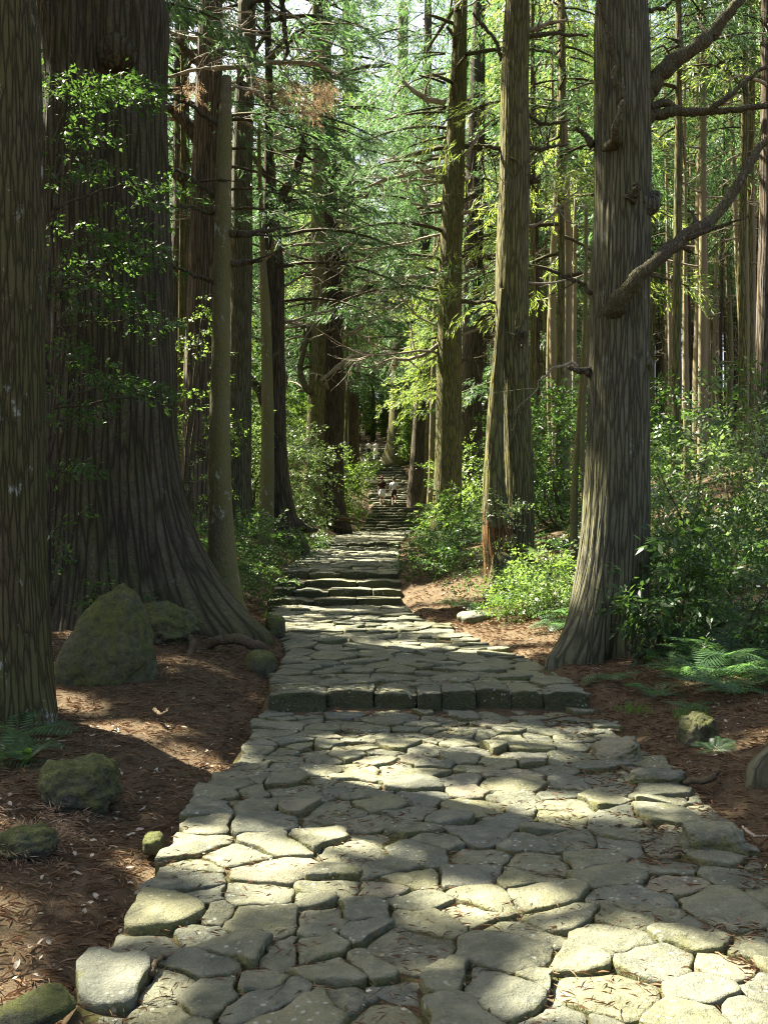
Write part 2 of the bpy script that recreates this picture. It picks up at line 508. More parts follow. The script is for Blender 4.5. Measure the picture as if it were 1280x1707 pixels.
M['limb'] = bark_material('weathered_limb_bark', (0.055, 0.047, 0.030), (0.165, 0.140, 0.092), (0.105, 0.105, 0.04), 0.5, 48, 0.3, 0.026, 0.6, False, 0.6, 0.62)
M['root'] = bark_material('weathered_root', (0.050, 0.036, 0.022), (0.150, 0.110, 0.068), (0.09, 0.085, 0.035), 0.3, 40, 0.6, 0.014, 0.2, False, 0.4)
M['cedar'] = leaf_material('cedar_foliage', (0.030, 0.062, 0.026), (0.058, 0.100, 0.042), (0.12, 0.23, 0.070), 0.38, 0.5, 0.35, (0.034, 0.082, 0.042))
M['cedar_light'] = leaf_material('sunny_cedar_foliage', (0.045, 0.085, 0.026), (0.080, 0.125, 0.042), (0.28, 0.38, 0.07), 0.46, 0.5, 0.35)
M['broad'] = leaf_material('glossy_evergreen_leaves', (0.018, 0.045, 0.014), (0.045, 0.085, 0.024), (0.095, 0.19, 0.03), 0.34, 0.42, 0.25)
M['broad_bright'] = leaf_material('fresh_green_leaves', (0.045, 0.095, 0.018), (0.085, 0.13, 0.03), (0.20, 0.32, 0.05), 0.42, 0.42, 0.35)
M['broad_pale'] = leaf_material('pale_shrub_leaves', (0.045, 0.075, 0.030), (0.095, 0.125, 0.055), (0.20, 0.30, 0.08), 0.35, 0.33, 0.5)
M['fern'] = leaf_material('fern_fronds', (0.030, 0.070, 0.030), (0.065, 0.120, 0.050), (0.14, 0.28, 0.07), 0.35, 0.42, 0.4)
M['brown_needles'] = leaf_material('withered_cedar_sprays', (0.20, 0.13, 0.075), (0.40, 0.29, 0.19), (0.32, 0.22, 0.13), 0.35, 0.7, 0.2)
M['litter'] = leaf_material('fallen_needles', (0.080, 0.046, 0.022), (0.26, 0.170, 0.095), (0.2, 0.1, 0.05), 0.1, 0.8, 0.2)
M['dry_leaf'] = leaf_material('dry_fallen_leaf', (0.15, 0.11, 0.065), (0.54, 0.48, 0.37), (0.4, 0.3, 0.2), 0.15, 0.6, 0.3)
M['skin'] = plain('skin', (0.48, 0.30, 0.22), None, 1, 0.6)
M['white_cloth'] = plain('white_cloth', (0.78, 0.78, 0.76), (0.70, 0.70, 0.70), 30, 0.9)
M['dark_cloth'] = plain('dark_cloth', (0.025, 0.02, 0.024), (0.04, 0.03, 0.035), 30, 0.9)
M['maroon_cloth'] = plain('maroon_cloth', (0.075, 0.022, 0.028), (0.05, 0.018, 0.02), 30, 0.9)
M['pink_cloth'] = plain('pink_cloth', (0.52, 0.20, 0.20), (0.45, 0.15, 0.16), 30, 0.9)
M['hair'] = plain('dark_hair', (0.018, 0.013, 0.010), (0.03, 0.02, 0.015), 60, 0.5)
M['shoe'] = plain('pale_shoe', (0.55, 0.53, 0.50), None, 1, 0.7)
M['eye'] = plain('dark_eye', (0.02, 0.015, 0.012), None, 1, 0.3)
M['old_wood'] = plain('weathered_grey_wood', (0.18, 0.16, 0.13), (0.34, 0.31, 0.26), 25.0, 0.85)
# ------------------------------------------------------------------ ground sheet
def axis(lo, hi, a, b, step, grow):
    mid = np.arange(a, b + 1e-6, step)
    up, s, v = [], step, b
    while v < hi:
        s *= grow; v += s; up.append(min(v, hi))
    dn, s, v = [], step, a
    while v > lo:
        s *= grow; v -= s; dn.append(max(v, lo))
    return np.unique(np.concatenate([dn[::-1], mid, up]))
gx = axis(-170, 170, -4.5, 4.5, 0.075, 1.06)
gy = axis(-20, 300, 2.5, 19, 0.085, 1.035)
GX, GY = np.meshgrid(gx, gy)
GZ = terrain(GX, GY)
nx, ny = len(gx), len(gy)
ii = (np.arange(ny - 1)[:, None] * nx + np.arange(nx - 1)[None, :]).ravel()
gf = np.stack([ii, ii + 1, ii + nx + 1, ii + nx], -1)
ground = link('ground', mk_mesh('ground', np.stack([GX, GY, GZ], -1).reshape(-1, 3), gf, M['ground']))
tag(ground, 'brown forest floor of fallen needles on both sides of the stone path', kind='structure')

# ------------------------------------------------------------------ rocks
def cube_sphere(n, p):
    g = np.linspace(-1, 1, n + 1)
    if p > 8: g = np.sign(g) * (1 - (1 - np.abs(g)) ** 1.8)
    A, B = np.meshgrid(g, g, indexing='ij')
    Vs, Fs, off = [], [], 0
    q = (np.arange(n)[:, None] * (n + 1) + np.arange(n)[None, :]).ravel()
    for ax in range(3):
        for s in (-1, 1):
            P = np.zeros((n + 1, n + 1, 3))
            P[..., ax] = s; P[..., (ax + 1) % 3] = A; P[..., (ax + 2) % 3] = B * s
            f = np.stack([q, q + n + 1, q + n + 2, q + 1], -1)
            Vs.append(P.reshape(-1, 3)); Fs.append(f + off); off += (n + 1) ** 2
    V = np.concatenate(Vs); Fc = np.concatenate(Fs)
    key = np.round(V * 1000).astype(np.int64)
    _, first, inv = np.unique(key, axis=0, return_index=True, return_inverse=True)
    V = V[first]; Fc = inv.ravel()[Fc]
    V = V / (np.sum(np.abs(V) ** p, axis=1, keepdims=True) ** (1 / p))
    return V, Fc
_cs = {}
def rock_shape(size, n=8, p=4.0, rough=0.12, freq=1.6, seed=0, taper=0.0, shear=(0, 0)):
    if (n, p) not in _cs: _cs[(n, p)] = cube_sphere(n, p)
    V, Fc = _cs[(n, p)]
    V = V.copy()
    s = np.array(size) / 2
    d = fbm(V * freq + seed * 3.7, seed, 5, 0.55) - 0.12 * np.clip(1 - np.abs(vnoise(V * freq * 1.3 + seed, seed + 3)) / 0.09, 0, 1) * (p < 5)
    V = V * (1 + rough * d[:, None])
    k = (V[:, 2:3] + 1) / 2
    V[:, :2] *= (1 - taper * k)
    V[:, 0:1] += shear[0] * k; V[:, 1:2] += shear[1] * k
    return V * s, Fc

def rock(name, label, cat, at, size, rot=0.0, n=10, p=3.0, rough=0.2, freq=1.5, seed=1, taper=0.0, shear=(0, 0), mat='boulder', sink=0.3, group=None, tilt=(0, 0)):
    V, Fc = rock_shape(size, n, p, rough, freq, seed, taper, shear)
    V = V + np.array([0, 0, size[2] * (0.5 - sink)])
    o = link(name, mk_mesh(name, V, Fc, M[mat]))
    o.location = (at[0], at[1], at[2])
    o.rotation_euler = (tilt[0], tilt[1], rot)
    tag(o, label, cat, group)
    return o
def on_ground(x, y): return float(terrain(np.array([x]), np.array([y]))[0])

# ------------------------------------------------------------------ the paving
SEEDS_PX = [(415,1250),(405,1287),(360,1325),(350,1350),(345,1376),(320,1405),(395,1425),(300,1462),(445,1450),(260,1522),(425,1495),(240,1577),(430,1530),(390,1585),
 (175,1647),(285,1645),(345,1655),(430,1637),(455,1664),(275,1684),(505,1687),(555,1615),(545,1537),(475,1590),(540,1583),(570,1477),(610,1525),(525,1400),(470,1407),(590,1420),
 (565,1355),(620,1370),(500,1315),(490,1277),(540,1285),(600,1279),(600,1246),(525,1225),(450,1222),(600,1310),(590,1668),
 (690,1580),(855,1587),(715,1537),(875,1557),(950,1527),(790,1518),(800,1499),(915,1490),(695,1470),(785,1425),(785,1460),(895,1436),(880,1466),(795,1391),(865,1406),(930,1396),
 (990,1430),(1035,1462),(1060,1496),(1070,1531),(1030,1567),(1090,1606),(1200,1622),(1170,1652),(1020,1652),(835,1662),(735,1642),(935,1697),(1015,1699),(1165,1697),(1215,1517),
 (1115,1450),(1105,1472),(1190,1430),(1115,1406),(1050,1387),(1095,1322),(860,1331),(680,1645),(640,1440),(690,1420),(650,1480),(620,1560),(640,1600),(1240,1462),(1150,1560),(1260,1580),
 (1270,1660),(760,1698),(640,1700),(140,1692),(720,1505),(330,1620),(1250,1690),(700,1265),(790,1252),(760,1222),(850,1290),(700,1330),(760,1300),(640,1340),(1000,1300),(930,1320),
 (880,1245),(960,1232),(680,1228),(560,1205),(640,1205),(730,1198),(820,1205),(900,1205),(965,1198),(1010,1335),(940,1360),(1010,1365),(850,1365)]
BIG = {(690,1580):0.1,(855,1587):0.09,(175,1647):0.07,(1020,1652):0.1,(350,1350):0.05,(260,1522):0.06,(320,1405):0.06,(300,1462):0.06,(390,1585):0.05,(1215,1517):0.08,(835,1662):0.05}
def poisson(n_try, ylo, yhi, rad, fixed, seed):
    rr = np.random.default_rng(seed)
    pts = [tuple(p) for p in fixed]
    rads = [rad * 1.1] * len(pts)
    cell = {}
    def key(p): return (int(p[0] // 0.3), int(p[1] // 0.3))
    for p in pts: cell.setdefault(key(p), []).append((p[0], p[1], rad * 1.0))
    for _ in range(n_try):
        y = rr.uniform(ylo, yhi); x = rr.uniform(path_l(y) + 0.05, path_r(y) - 0.03)
        r = rad * rr.choice([0.55, 0.8, 1.05, 1.4], p=[.18, .27, .3, .25] if _ > n_try * .35 else [0, .1, .4, .5])
        kx, ky = key((x, y)); ok = True
        for a in (-1, 0, 1):
            for b in (-1, 0, 1):
                for q in cell.get((kx + a, ky + b), ()):
                    if (q[0] - x) ** 2 + ((q[1] - y) * 1.12) ** 2 < (0.5 * (r + q[2])) ** 2: ok = False; break
                if not ok: break
            if not ok: break
        if ok:
            pts.append((x, y)); rads.append(r); cell.setdefault((kx, ky), []).append((x, y, r))
    return pts, rads

def clip(poly, a, c):
    """keep the side a.p <= c of a convex polygon"""
    out = []
    for i in range(len(poly)):
        p, q = poly[i], poly[(i + 1) % len(poly)]
        dp, dq = a[0] * p[0] + a[1] * p[1] - c, a[0] * q[0] + a[1] * q[1] - c
        if dp <= 0: out.append(p)
        if (dp < 0 < dq) or (dq < 0 < dp):
            t = dp / (dp - dq)
            out.append((p[0] + (q[0] - p[0]) * t, p[1] + (q[1] - p[1]) * t))
    return out

def cells(pts, ylo, yhi, wt, gap, ragged, test=False):
    P = np.array(pts); res = []; good = []
    rr = np.random.default_rng(5)
    for i, p in enumerate(pts):
        d2 = (P[:, 0] - p[0]) ** 2 + (P[:, 1] - p[1]) ** 2
        near = np.argsort(d2)[1:22]
        L = 0.48
        poly = [(p[0] - L, p[1] - L), (p[0] + L, p[1] - L), (p[0] + L, p[1] + L), (p[0] - L, p[1] + L)]
        g = gap * rr.uniform(0.5, 1.25)
        wi = wt.get(i, 0.0)
        for j in near:
            q = pts[j]
            dx, dy = q[0] - p[0], q[1] - p[1]
            l = math.hypot(dx, dy)
            if l < 1e-5: continue
            # power diagram: heavier seeds take more room
            m = (l * l + wi * wi - wt.get(j, 0.0) ** 2) / (2 * l)
            a = (dx / l, dy / l)
            poly = clip(poly, a, a[0] * p[0] + a[1] * p[1] + m - g / 2)
            if len(poly) < 3: break
        if len(poly) < 3: continue
        if test:
            A = np.array(poly)
            if 0.5 * abs(np.sum(A[:, 0] * np.roll(A[:, 1], -1) - np.roll(A[:, 0], -1) * A[:, 1])) > 0.009: good.append(i)
            continue
        xl_, xr_ = path_l(p[1]) + rr.uniform(-0.035, 0.03), path_r(p[1]) + rr.uniform(-ragged, ragged * 0.6)
        for a, c in (((-1, 0), -xl_), ((1, 0), xr_), ((0, -1), -ylo), ((0, 1), yhi)):
            poly = clip(poly, a, c)
            if len(poly) < 3: break
        if len(poly) < 3: continue
        A = np.array(poly)
        ar = 0.5 * abs(np.sum(A[:, 0] * np.roll(A[:, 1], -1) - np.roll(A[:, 0], -1) * A[:, 1]))
        if ar > 0.004: res.append((A, ar))
    return good if test else res

def stone_mesh(A, m, thick, seed, dome, tilt, rings):
    rr = np.random.default_rng(seed)
    for _ in range(2):                                   # round the corners
        B = np.roll(A, -1, 0)
        f = 0.055 if _ == 0 else 0.25
        A = np.stack([A * (1 - f) + B * f, A * f + B * (1 - f)], 1).reshape(-1, 2)
    c = A.mean(0)
    seg = np.linalg.norm(np.roll(A, -1, 0) - A, axis=1)
    cum = np.concatenate([[0], np.cumsum(seg)])
    s = np.linspace(0, cum[-1], m, endpoint=False)
    B = np.concatenate([A, A[:1]])
    E = np.stack([np.interp(s, cum, B[:, 0]), np.interp(s, cum, B[:, 1])], 1)
    wq = np.stack([E[:, 0] * 3.4, E[:, 1] * 3.4, np.zeros(m)], -1)   # bend all the joints together, so that they stay narrow
    E = E + np.stack([fbm(wq, 61, 3, .6), fbm(wq, 62, 3, .6)], -1) * 0.085 - c
    nz = fbm(np.stack([E[:, 0] * 9 + seed, E[:, 1] * 9, np.zeros(m)], -1), seed % 97, 3)
    rad = np.linalg.norm(E, axis=1, keepdims=True)
    nz2 = vnoise(np.stack([E[:, 0] * 30 + seed, E[:, 1] * 30, np.zeros(m)], -1), 5)
    E = E * (1 + (0.012 / np.maximum(rad, 0.07)) * nz[:, None] + (0.009 / np.maximum(rad, 0.07)) * nz2[:, None])
    V = []
    for k, dz in rings:
        q = E * k
        if dz <= -0.04: z = np.full(m, -thick * 1.0)
        else:
            z = dz + dome * (1 - k * k) + tilt[0] * q[:, 0] + tilt[1] * q[:, 1]
            pz = np.stack([q[:, 0] * 6 + seed * 1.7, q[:, 1] * 6, np.full(m, 0.3)], -1)
            z = z + fbm(pz * 1.3, 3, 4, .6) * 0.016 + (np.abs(vnoise(pz * 0.7, 8)) - 0.25) * 0.016
        V.append(np.column_stack([q, z]))
    V = np.stack(V)[:, ::1]
    Vv, Fc = ring_faces(V, True)
    return Vv, Fc, c
RINGS = [(0.99, -0.09), (1.0, -0.024), (0.997, -0.007), (0.978, 0.0), (0.84, 0.001), (0.58, 0.0), (0.28, 0.0)]
RINGS_LOW = [(0.98, -0.09), (1.0, -0.03), (0.96, -0.005), (0.55, 0.0)]
def shoelace(A): return 0.5 * np.sum(A[:, 0] * np.roll(A[:, 1], -1) - np.roll(A[:, 0], -1) * A[:, 1])

def pave(root, ylo, yhi, rad, tries, fixed, wt, gap, seed, m, joined, ragged=0.04, low=False):
    pts, rads = poisson(tries, ylo - 0.3, yhi + 0.2, rad, fixed, seed)
    wt = {i: q * 0.5 + wt.get(i, 0.0) * 0.6 for i, q in enumerate(rads)}
    for _ in range(2):                                   # drop seeds whose stone would vanish, so that no hole is left
        ok = cells(pts, ylo, yhi, wt, gap, ragged, True)
        pts = [pts[i] for i in ok]; wt = {k: wt.get(i, 0.0) for k, i in enumerate(ok)}
    rr = np.random.default_rng(seed + 1)
    parts, n = [], 0
    for k, (A, ar) in enumerate(cells(pts, ylo, yhi, wt, gap, ragged)):
        if shoelace(A) < 0: A = A[::-1]
        tl = rr.normal(0, 0.042, 2)
        V, Fc, c = stone_mesh(A, m, 0.13, seed * 1000 + k, rr.uniform(0.0, 0.010) * min(1, ar / 0.06 + 0.3), tl, RINGS_LOW if low else RINGS)
        zz = float(np.interp(c[1], SY, SZ)) if low else float(path_z(min(max(c[1], ylo), 8.24 if ylo < 3 else yhi - 0.02)))
        z = zz + rr.normal(0, 0.010)
        if joined: parts.append((V + np.array([c[0], c[1], z]), Fc))
        else:
            o = link('paving_stone', mk_mesh('paving_stone', V, Fc, M['stone']), root, (c[0], c[1], z)); n += 1
    if joined:
        V, Fc, _ = join(parts)
        o = link('paving_stones', mk_mesh('paving_stones', V, Fc, M['stone_far']), root)
        o['kind'] = 'stuff'

def bedding(name, ylo, yhi, dz, label):
    """the packed earth between the stones"""
    ys = np.arange(ylo, yhi, 0.25)
    us = np.linspace(0, 1, 14)
    Y = np.repeat(ys[:, None], len(us), 1)
    X = path_l(Y) + 0.03 + us[None, :] * (path_r(Y) - path_l(Y) - 0.06)
    Z = np.interp(Y, SY, SZ) * 0 + np.minimum(path_z(np.clip(Y, ylo + .05, 8.24 if ylo < 3 else yhi - .05)), 99) + dz + fbm(np.stack([X * 5, Y * 5, X * 0], -1), 3, 2) * 0.006
    nn = len(us)
    q = (np.arange(len(ys) - 1)[:, None] * nn + np.arange(nn - 1)[None, :]).ravel()
    o = link(name, mk_mesh(name, np.stack([X, Y, Z], -1).reshape(-1, 3), np.stack([q, q + 1, q + nn + 1, q + nn], -1), M['joint']))
    return tag(o, label, kind='structure')

fixed, wt = [], {}
for s in SEEDS_PX:
    w_ = on_path(*s)
    if w_[1] < 8.1:
        if s in BIG: wt[len(fixed)] = BIG[s]
        fixed.append((w_[0], w_[1]))
p0 = bedding('path', 2.3, 8.31, -0.026, 'lowest terrace of the old path, paved with rough grey-green stones')
pave(p0, 2.35, 8.29, 0.225, 3600, fixed, wt, 0.013, 11, 28, False, 0.10)
p1 = bedding('path', 8.6, 16.26, -0.026, 'second terrace of the path above the single kerb step')
pave(p1, 8.68, 16.24, 0.275, 3200, [], {}, 0.010, 12, 18, False, 0.05)
p2 = bedding('path', 18.1, 27.38, -0.03, 'third terrace of the path above the four mossy steps')
pave(p2, 18.15, 27.36, 0.32, 2400, [], {}, 0.035, 13, 10, True, 0.06, True)
p3 = bedding('path', 27.8, 47.88, -0.03, 'upper terrace of the path below the long flight')
pave(p3, 27.85, 47.85, 0.36, 4200, [], {}, 0.04, 14, 9, True, 0.08, True)

# ------------------------------------------------------------------ steps
def step_row(root, y, z, riser, depth, xs, n, seed, mat='step', jy=0.03):
    rr = np.random.default_rng(seed)
    for k in range(len(xs) - 1):
        a, b = xs[k], xs[k + 1]
        w = b - a - rr.uniform(-0.014, 0.008)
        h = riser + 0.12
        dpt = depth * rr.uniform(0.95, 1.08)
        V, Fc = rock_shape((w, dpt, h), n, 20.0, 0.11, 2.8, seed * 31 + k)
        cr_ = np.abs(V[:, 0]) > w * .3
        V[:, 2] -= np.where((V[:, 2] > 0) & cr_, rr.uniform(0, .03), 0)
        V[:, 1] += rr.uniform(-.05, .05) * V[:, 0] / max(w, .1)
        V[:, 2] += fbm(np.stack([V[:, 0] * 5 + k, V[:, 1] * 5, V[:, 0] * 0 + seed], -1), 4, 2) * 0.014
        o = link('step_stone', mk_mesh('step_stone', V, Fc, M[mat]), root)
        o.location = ((a + b) / 2, y + dpt / 2 + rr.uniform(-jy, jy), z - h / 2 + rr.normal(0, 0.013))
        o.rotation_euler = (rr.normal(0, 0.02), rr.normal(0, 0.018), rr.normal(0, 0.025))
def steps(label, y, z):
    o = link('stone_steps', None, None, (0, 0, 0))
    return tag(o, label, kind='structure')
s0 = steps('single kerb step of eight big blocks across the path', 8.3, 0.18)
kx = [(v - 640) * 8.3 / F for v in (447, 543, 624, 696, 737, 795, 853, 906, 983)]
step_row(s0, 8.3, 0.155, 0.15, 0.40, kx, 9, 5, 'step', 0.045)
s1 = steps('flight of four mossy dark stone steps before the third terrace', 16.3, 0.3)
def split(a, b, n, rr):
    u = np.cumsum(rr.uniform(0.6, 1.4, n)); u = np.concatenate([[0], u / u[-1]])
    return list(a + u * (b - a))
rr_ = np.random.default_rng(21)
for k, (y, z, a, b) in enumerate([(16.3, .30, -1.92, .29), (16.71, .42, -1.86, .29), (17.16, .54, -1.82, .28), (17.76, .66, -1.70, .26)]):
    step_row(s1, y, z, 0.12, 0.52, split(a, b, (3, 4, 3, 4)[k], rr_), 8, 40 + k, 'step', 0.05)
s2 = steps('low single stone step between the third and upper terraces', 27.4, 0.9)
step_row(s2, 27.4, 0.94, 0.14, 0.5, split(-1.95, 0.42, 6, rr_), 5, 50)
s3 = steps('long flight of narrow stone steps climbing away through the trees', 47.9, 1.2)
for k, (y, z) in enumerate(fl):
    a, b = fl_edges(y)
    nxt = fl[k + 1][0] if k + 1 < len(fl) else y + 1.1
    rz = z - (fl[k - 1][1] if k else 1.02)
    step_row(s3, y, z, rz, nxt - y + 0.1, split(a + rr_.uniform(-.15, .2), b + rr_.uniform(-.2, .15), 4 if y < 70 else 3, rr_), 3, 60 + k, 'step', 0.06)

# loose and raised stones
def W2(p, q, z=0.0):
    Y = F * (CAMZ - z) / (q - HOR)
    return ((p - 640) * Y / F, Y, z)
rock('boulder', 'large mossy wedge-shaped boulder before the giant trunk', 'boulder', (-2.58, 8.95, 0.0), (1.16, 0.9, 1.16), 0.12, 40, 2.2, 0.30, 1.3, 6, 0.58, (0.34, 0.14), sink=0.17)
rock('boulder', 'dark lumpy boulder tucked between wedge-shaped boulder and giant trunk root', 'boulder', (-2.3, 10.5, on_ground(-2.3, 10.5)), (0.72, 0.6, 0.46), 0.5, 30, 2.3, 0.42, 1.9, 9, 0.2, sink=0.25)
rock('rock', 'round mossy rock on the brown dirt with sunlit green top', 'rock', W2(135, 1325), (0.46, 0.42, 0.32), 0.3, 28, 2.7, 0.34, 1.8, 15, 0.1, sink=0.34)
rock('rock', 'low lichen-spotted rock half buried at the dirt edge', 'rock', W2(48, 1408), (0.27, 0.24, 0.15), 0.1, 20, 2.5, 0.4, 1.7, 18, sink=0.45)
rock('rock', 'flat mossy slab leaning on the path corner', 'rock', W2(55, 1688), (0.24, 0.18, 0.06), 0.6, 14, 4, 0.25, 1.5, 22, sink=0.45, tilt=(0.05, -0.22))
rock('rock', 'small flat stone lying among roots below the giant trunk', 'rock', W2(378, 1128), (0.26, 0.2, 0.14), 0.4, 10, 3.0, 0.2, 1.6, 25, sink=0.3)
rock('rock', 'narrow mossy stone wedged beside the left border of the path', 'rock', W2(256, 1412, -.08), (0.10, 0.17, 0.10), 0.1, 9, 3.0, 0.2, 1.6, 26, sink=0.3)
rock('rock', 'blocky dark stone at the tip of the giant root', 'rock', (-1.33, 12.2, 0.2), (0.24, 0.3, 0.28), 0.2, 9, 4.0, 0.15, 1.6, 27, sink=0.25)
rock('rock', 'mossy stone standing upright beside the second terrace edge', 'rock', (-1.22, 9.9, 0.05), (0.26, 0.4, 0.34), 0.5, 9, 3.2, 0.2, 1.6, 28, sink=0.3)
rock('rock', 'rounded greenish stone under the curled root', 'rock', (-1.42, 10.9, 0.1), (0.25, 0.22, 0.2), 0.9, 9, 2.6, 0.2, 1.6, 29, sink=0.3)
rock('rock', 'smooth pointed slab tilted up at the right edge of the paving', 'rock', W2(1022, 1262), (0.36, 0.36, 0.15), -0.2, 22, 3.4, 0.34, 1.5, 31, 0.25, (0.25, 0), 'stone', 0.3, None, (0.15, -0.2))
rock('rock', 'long narrow stone lying above a flat paving slab', 'rock', W2(1094, 1305), (0.32, 0.15, 0.12), -0.05, 20, 4.2, 0.3, 1.5, 33, mat='stone', sink=0.35)
rock('rock', 'thick raised stone with broken corner beside brown needles', 'rock', W2(1187, 1412), (0.30, 0.22, 0.15), -0.08, 22, 5, 0.3, 1.6, 35, 0.1, mat='stone', sink=0.3)
rock('rock', 'rough upright stone below the right bank beside a tree root', 'rock', (2.2, 6.95, on_ground(2.2, 6.95)), (0.22, 0.28, 0.28), 0.3, 20, 3.0, 0.4, 1.8, 37, mat='boulder', sink=0.3)
rock('rock', 'pale flat stone in the sun beside the bright fern clump', 'rock', (1.25, 13.6, on_ground(1.25, 13.6)), (0.5, 0.42, 0.22), 0.4, 10, 2.6, 0.2, 1.6, 39, mat='stone', sink=0.35)
# ------------------------------------------------------------------ foliage clumps
def kite(b, d, n, l, w):
    """a 4-point leaf: base b, direction d, half width along n"""
    return np.array([b, b + d * l * 0.45 + n * w, b + d * l, b + d * l * 0.45 - n * w])
KF = np.array([[0, 1, 2], [0, 2, 3]])
def unit(v): return v / max(np.linalg.norm(v), 1e-9)

def spray(seed, n=40, L=0.75, ll=(0.16, 0.30), ww=0.011, droop=0.3, spread=0.9):
    """drooping feathery cedar spray along +x"""
    r = np.random.default_rng(seed); V, Fc = [], []
    for k in range(n):
        t = r.uniform(0.05, 1) ** 0.8
        y = r.normal(0, 0.16) * (0.35 + t)
        b = np.array([L * t * (1 - 0.12 * abs(y)), y * 0.75, -droop * t * t + r.normal(0, 0.05)])
        d = unit(np.array([r.uniform(0.3, 1.0), np.sign(y) * r.uniform(0, spread) + r.normal(0, 0.3), -r.uniform(0.0, 0.95)]))
        nn = unit(np.cross(d, unit(r.normal(size=3))))
        V.append(kite(b, d, nn, r.uniform(*ll) * (1.1 - 0.4 * t), ww * r.uniform(0.7, 1.5))); Fc.append(KF + 4 * k)
    return np.concatenate(V), np.concatenate(Fc)

def leafy(seed, n=26, L=0.5, ll=(0.06, 0.10), ww=0.017, flat=0.5):
    """a twig with broad leaves along +x, blades lying mostly level"""
    r = np.random.default_rng(seed); V, Fc = [], []
    for k in range(n):
        t = r.uniform(0.1, 1)
        sd = 1 if k % 2 else -1
        b = np.array([L * t, sd * abs(r.normal(0, 0.10)) * (1.1 - 0.4 * t), -0.10 * t * t + r.normal(0, 0.035)])
        d = unit(np.array([r.uniform(0.1, 1.0), sd * r.uniform(0.2, 1.0), r.normal(-0.15, 0.35)]))
        nn = unit(np.cross(d, unit(np.array([0, 0, 1.0]) + r.normal(0, flat, 3))))
        l = r.uniform(*ll)
        q = kite(b, d, nn, l, ww * l / 0.08 * r.uniform(0.85, 1.2))
        q[2, 2] -= l * 0.12
        V.append(q); Fc.append(KF + 4 * k)
    return np.concatenate(V), np.concatenate(Fc)

CEDAR = [spray(s) for s in range(5)]
CEDAR_FAR = [spray(s + 20, 38, 0.8, (0.16, 0.30), 0.019, 0.35, 1.0) for s in range(4)]
SHADE = [spray(s + 30, 20, 0.8, (0.28, 0.5), 0.034, 0.35, 1.0) for s in range(4)]
LEAFY = [leafy(s + 40) for s in range(4)]
LEAFY_FAR = [leafy(s + 50, 18, 0.7, (0.14, 0.24), 0.022) for s in range(4)]
BIGLEAF = [leafy(s + 60, 12, 0.4, (0.13, 0.20), 0.014, 0.35) for s in range(3)]
DEADSPRAY = [spray(s + 70, 60, 0.55, (0.12, 0.26), 0.006, 0.45, 0.5) for s in range(3)]

# ------------------------------------------------------------------ where sun is let through: gaps cut in the canopy for chosen ground patches
LIT_PX = [ # photo pixel, half sizes in metres
 (260,1528,.26,.16),(345,1415,.34,.10),(300,1395,.2,.07),(455,1437,.28,.12),(470,1335,.36,.09),(560,1310,.25,.09),(625,1303,.38,.12),(605,1250,.26,.09),(640,1275,.2,.06),
 (610,1400,.22,.10),(700,1395,.15,.08),(790,1393,.18,.10),(860,1327,.35,.09),(770,1222,.34,.07),(820,1250,.22,.07),(480,1480,.2,.10),(420,1490,.2,.08),(800,1500,.22,.12),(870,1515,.16,.08),
 (1000,1645,.36,.14),(840,1660,.2,.14),(1080,1590,.25,.12),(1000,1590,.2,.07),(1200,1610,.2,.09),(1170,1690,.2,.1),(180,1650,.14,.12),(250,1690,.16,.08),(690,1150,.55,.10),(900,1160,.42,.16),(960,1190,.35,.10),
 (540,1150,.2,.05),(580,1230,.2,.05),(405,1245,.14,.06),(400,1285,.1,.04),(1030,1345,.3,.05),(1060,1180,.35,.12),(1010,1215,.3,.08),
 (560,1043,.75,.50),(740,1045,.85,.55),(640,1030,.6,.3),(870,1055,.9,.6),(660,1075,.5,.18),(500,1030,.3,.3),(930,1075,.35,.25),(830,1085,.4,.2),
 (100,1170,.25,.20),(170,1205,.35,.22),(260,1235,.35,.20),(330,1255,.3,.14),(250,1195,.2,.12),(60,1540,.32,.14),(30,1590,.3,.14),(70,1470,.22,.10),(160,1500,.1,.06),(40,1640,.2,.1),
 (1240,1240,.25,.12),(1130,1340,.2,.05)]
LIT = []
def ground_hit(p, q):
    for Y in np.arange(2.5, 60, 0.02):
        x = (p - 640) * Y / F
        z = CAMZ - (q - HOR) * Y / F
        if z <= float(_tz(x, Y)): return np.array([x, Y, z])
    return np.array([x, Y, z])
def _tz(x, y):
    return max(path_z(y), 0) if path_l(y) < x < path_r(y) else np.interp(y, SY, SZ2) + 0.05
for (p, q, a, b) in LIT_PX:
    w_ = ground_hit(p, q)
    LIT.append((w_[0], w_[1], w_[2], a, b))
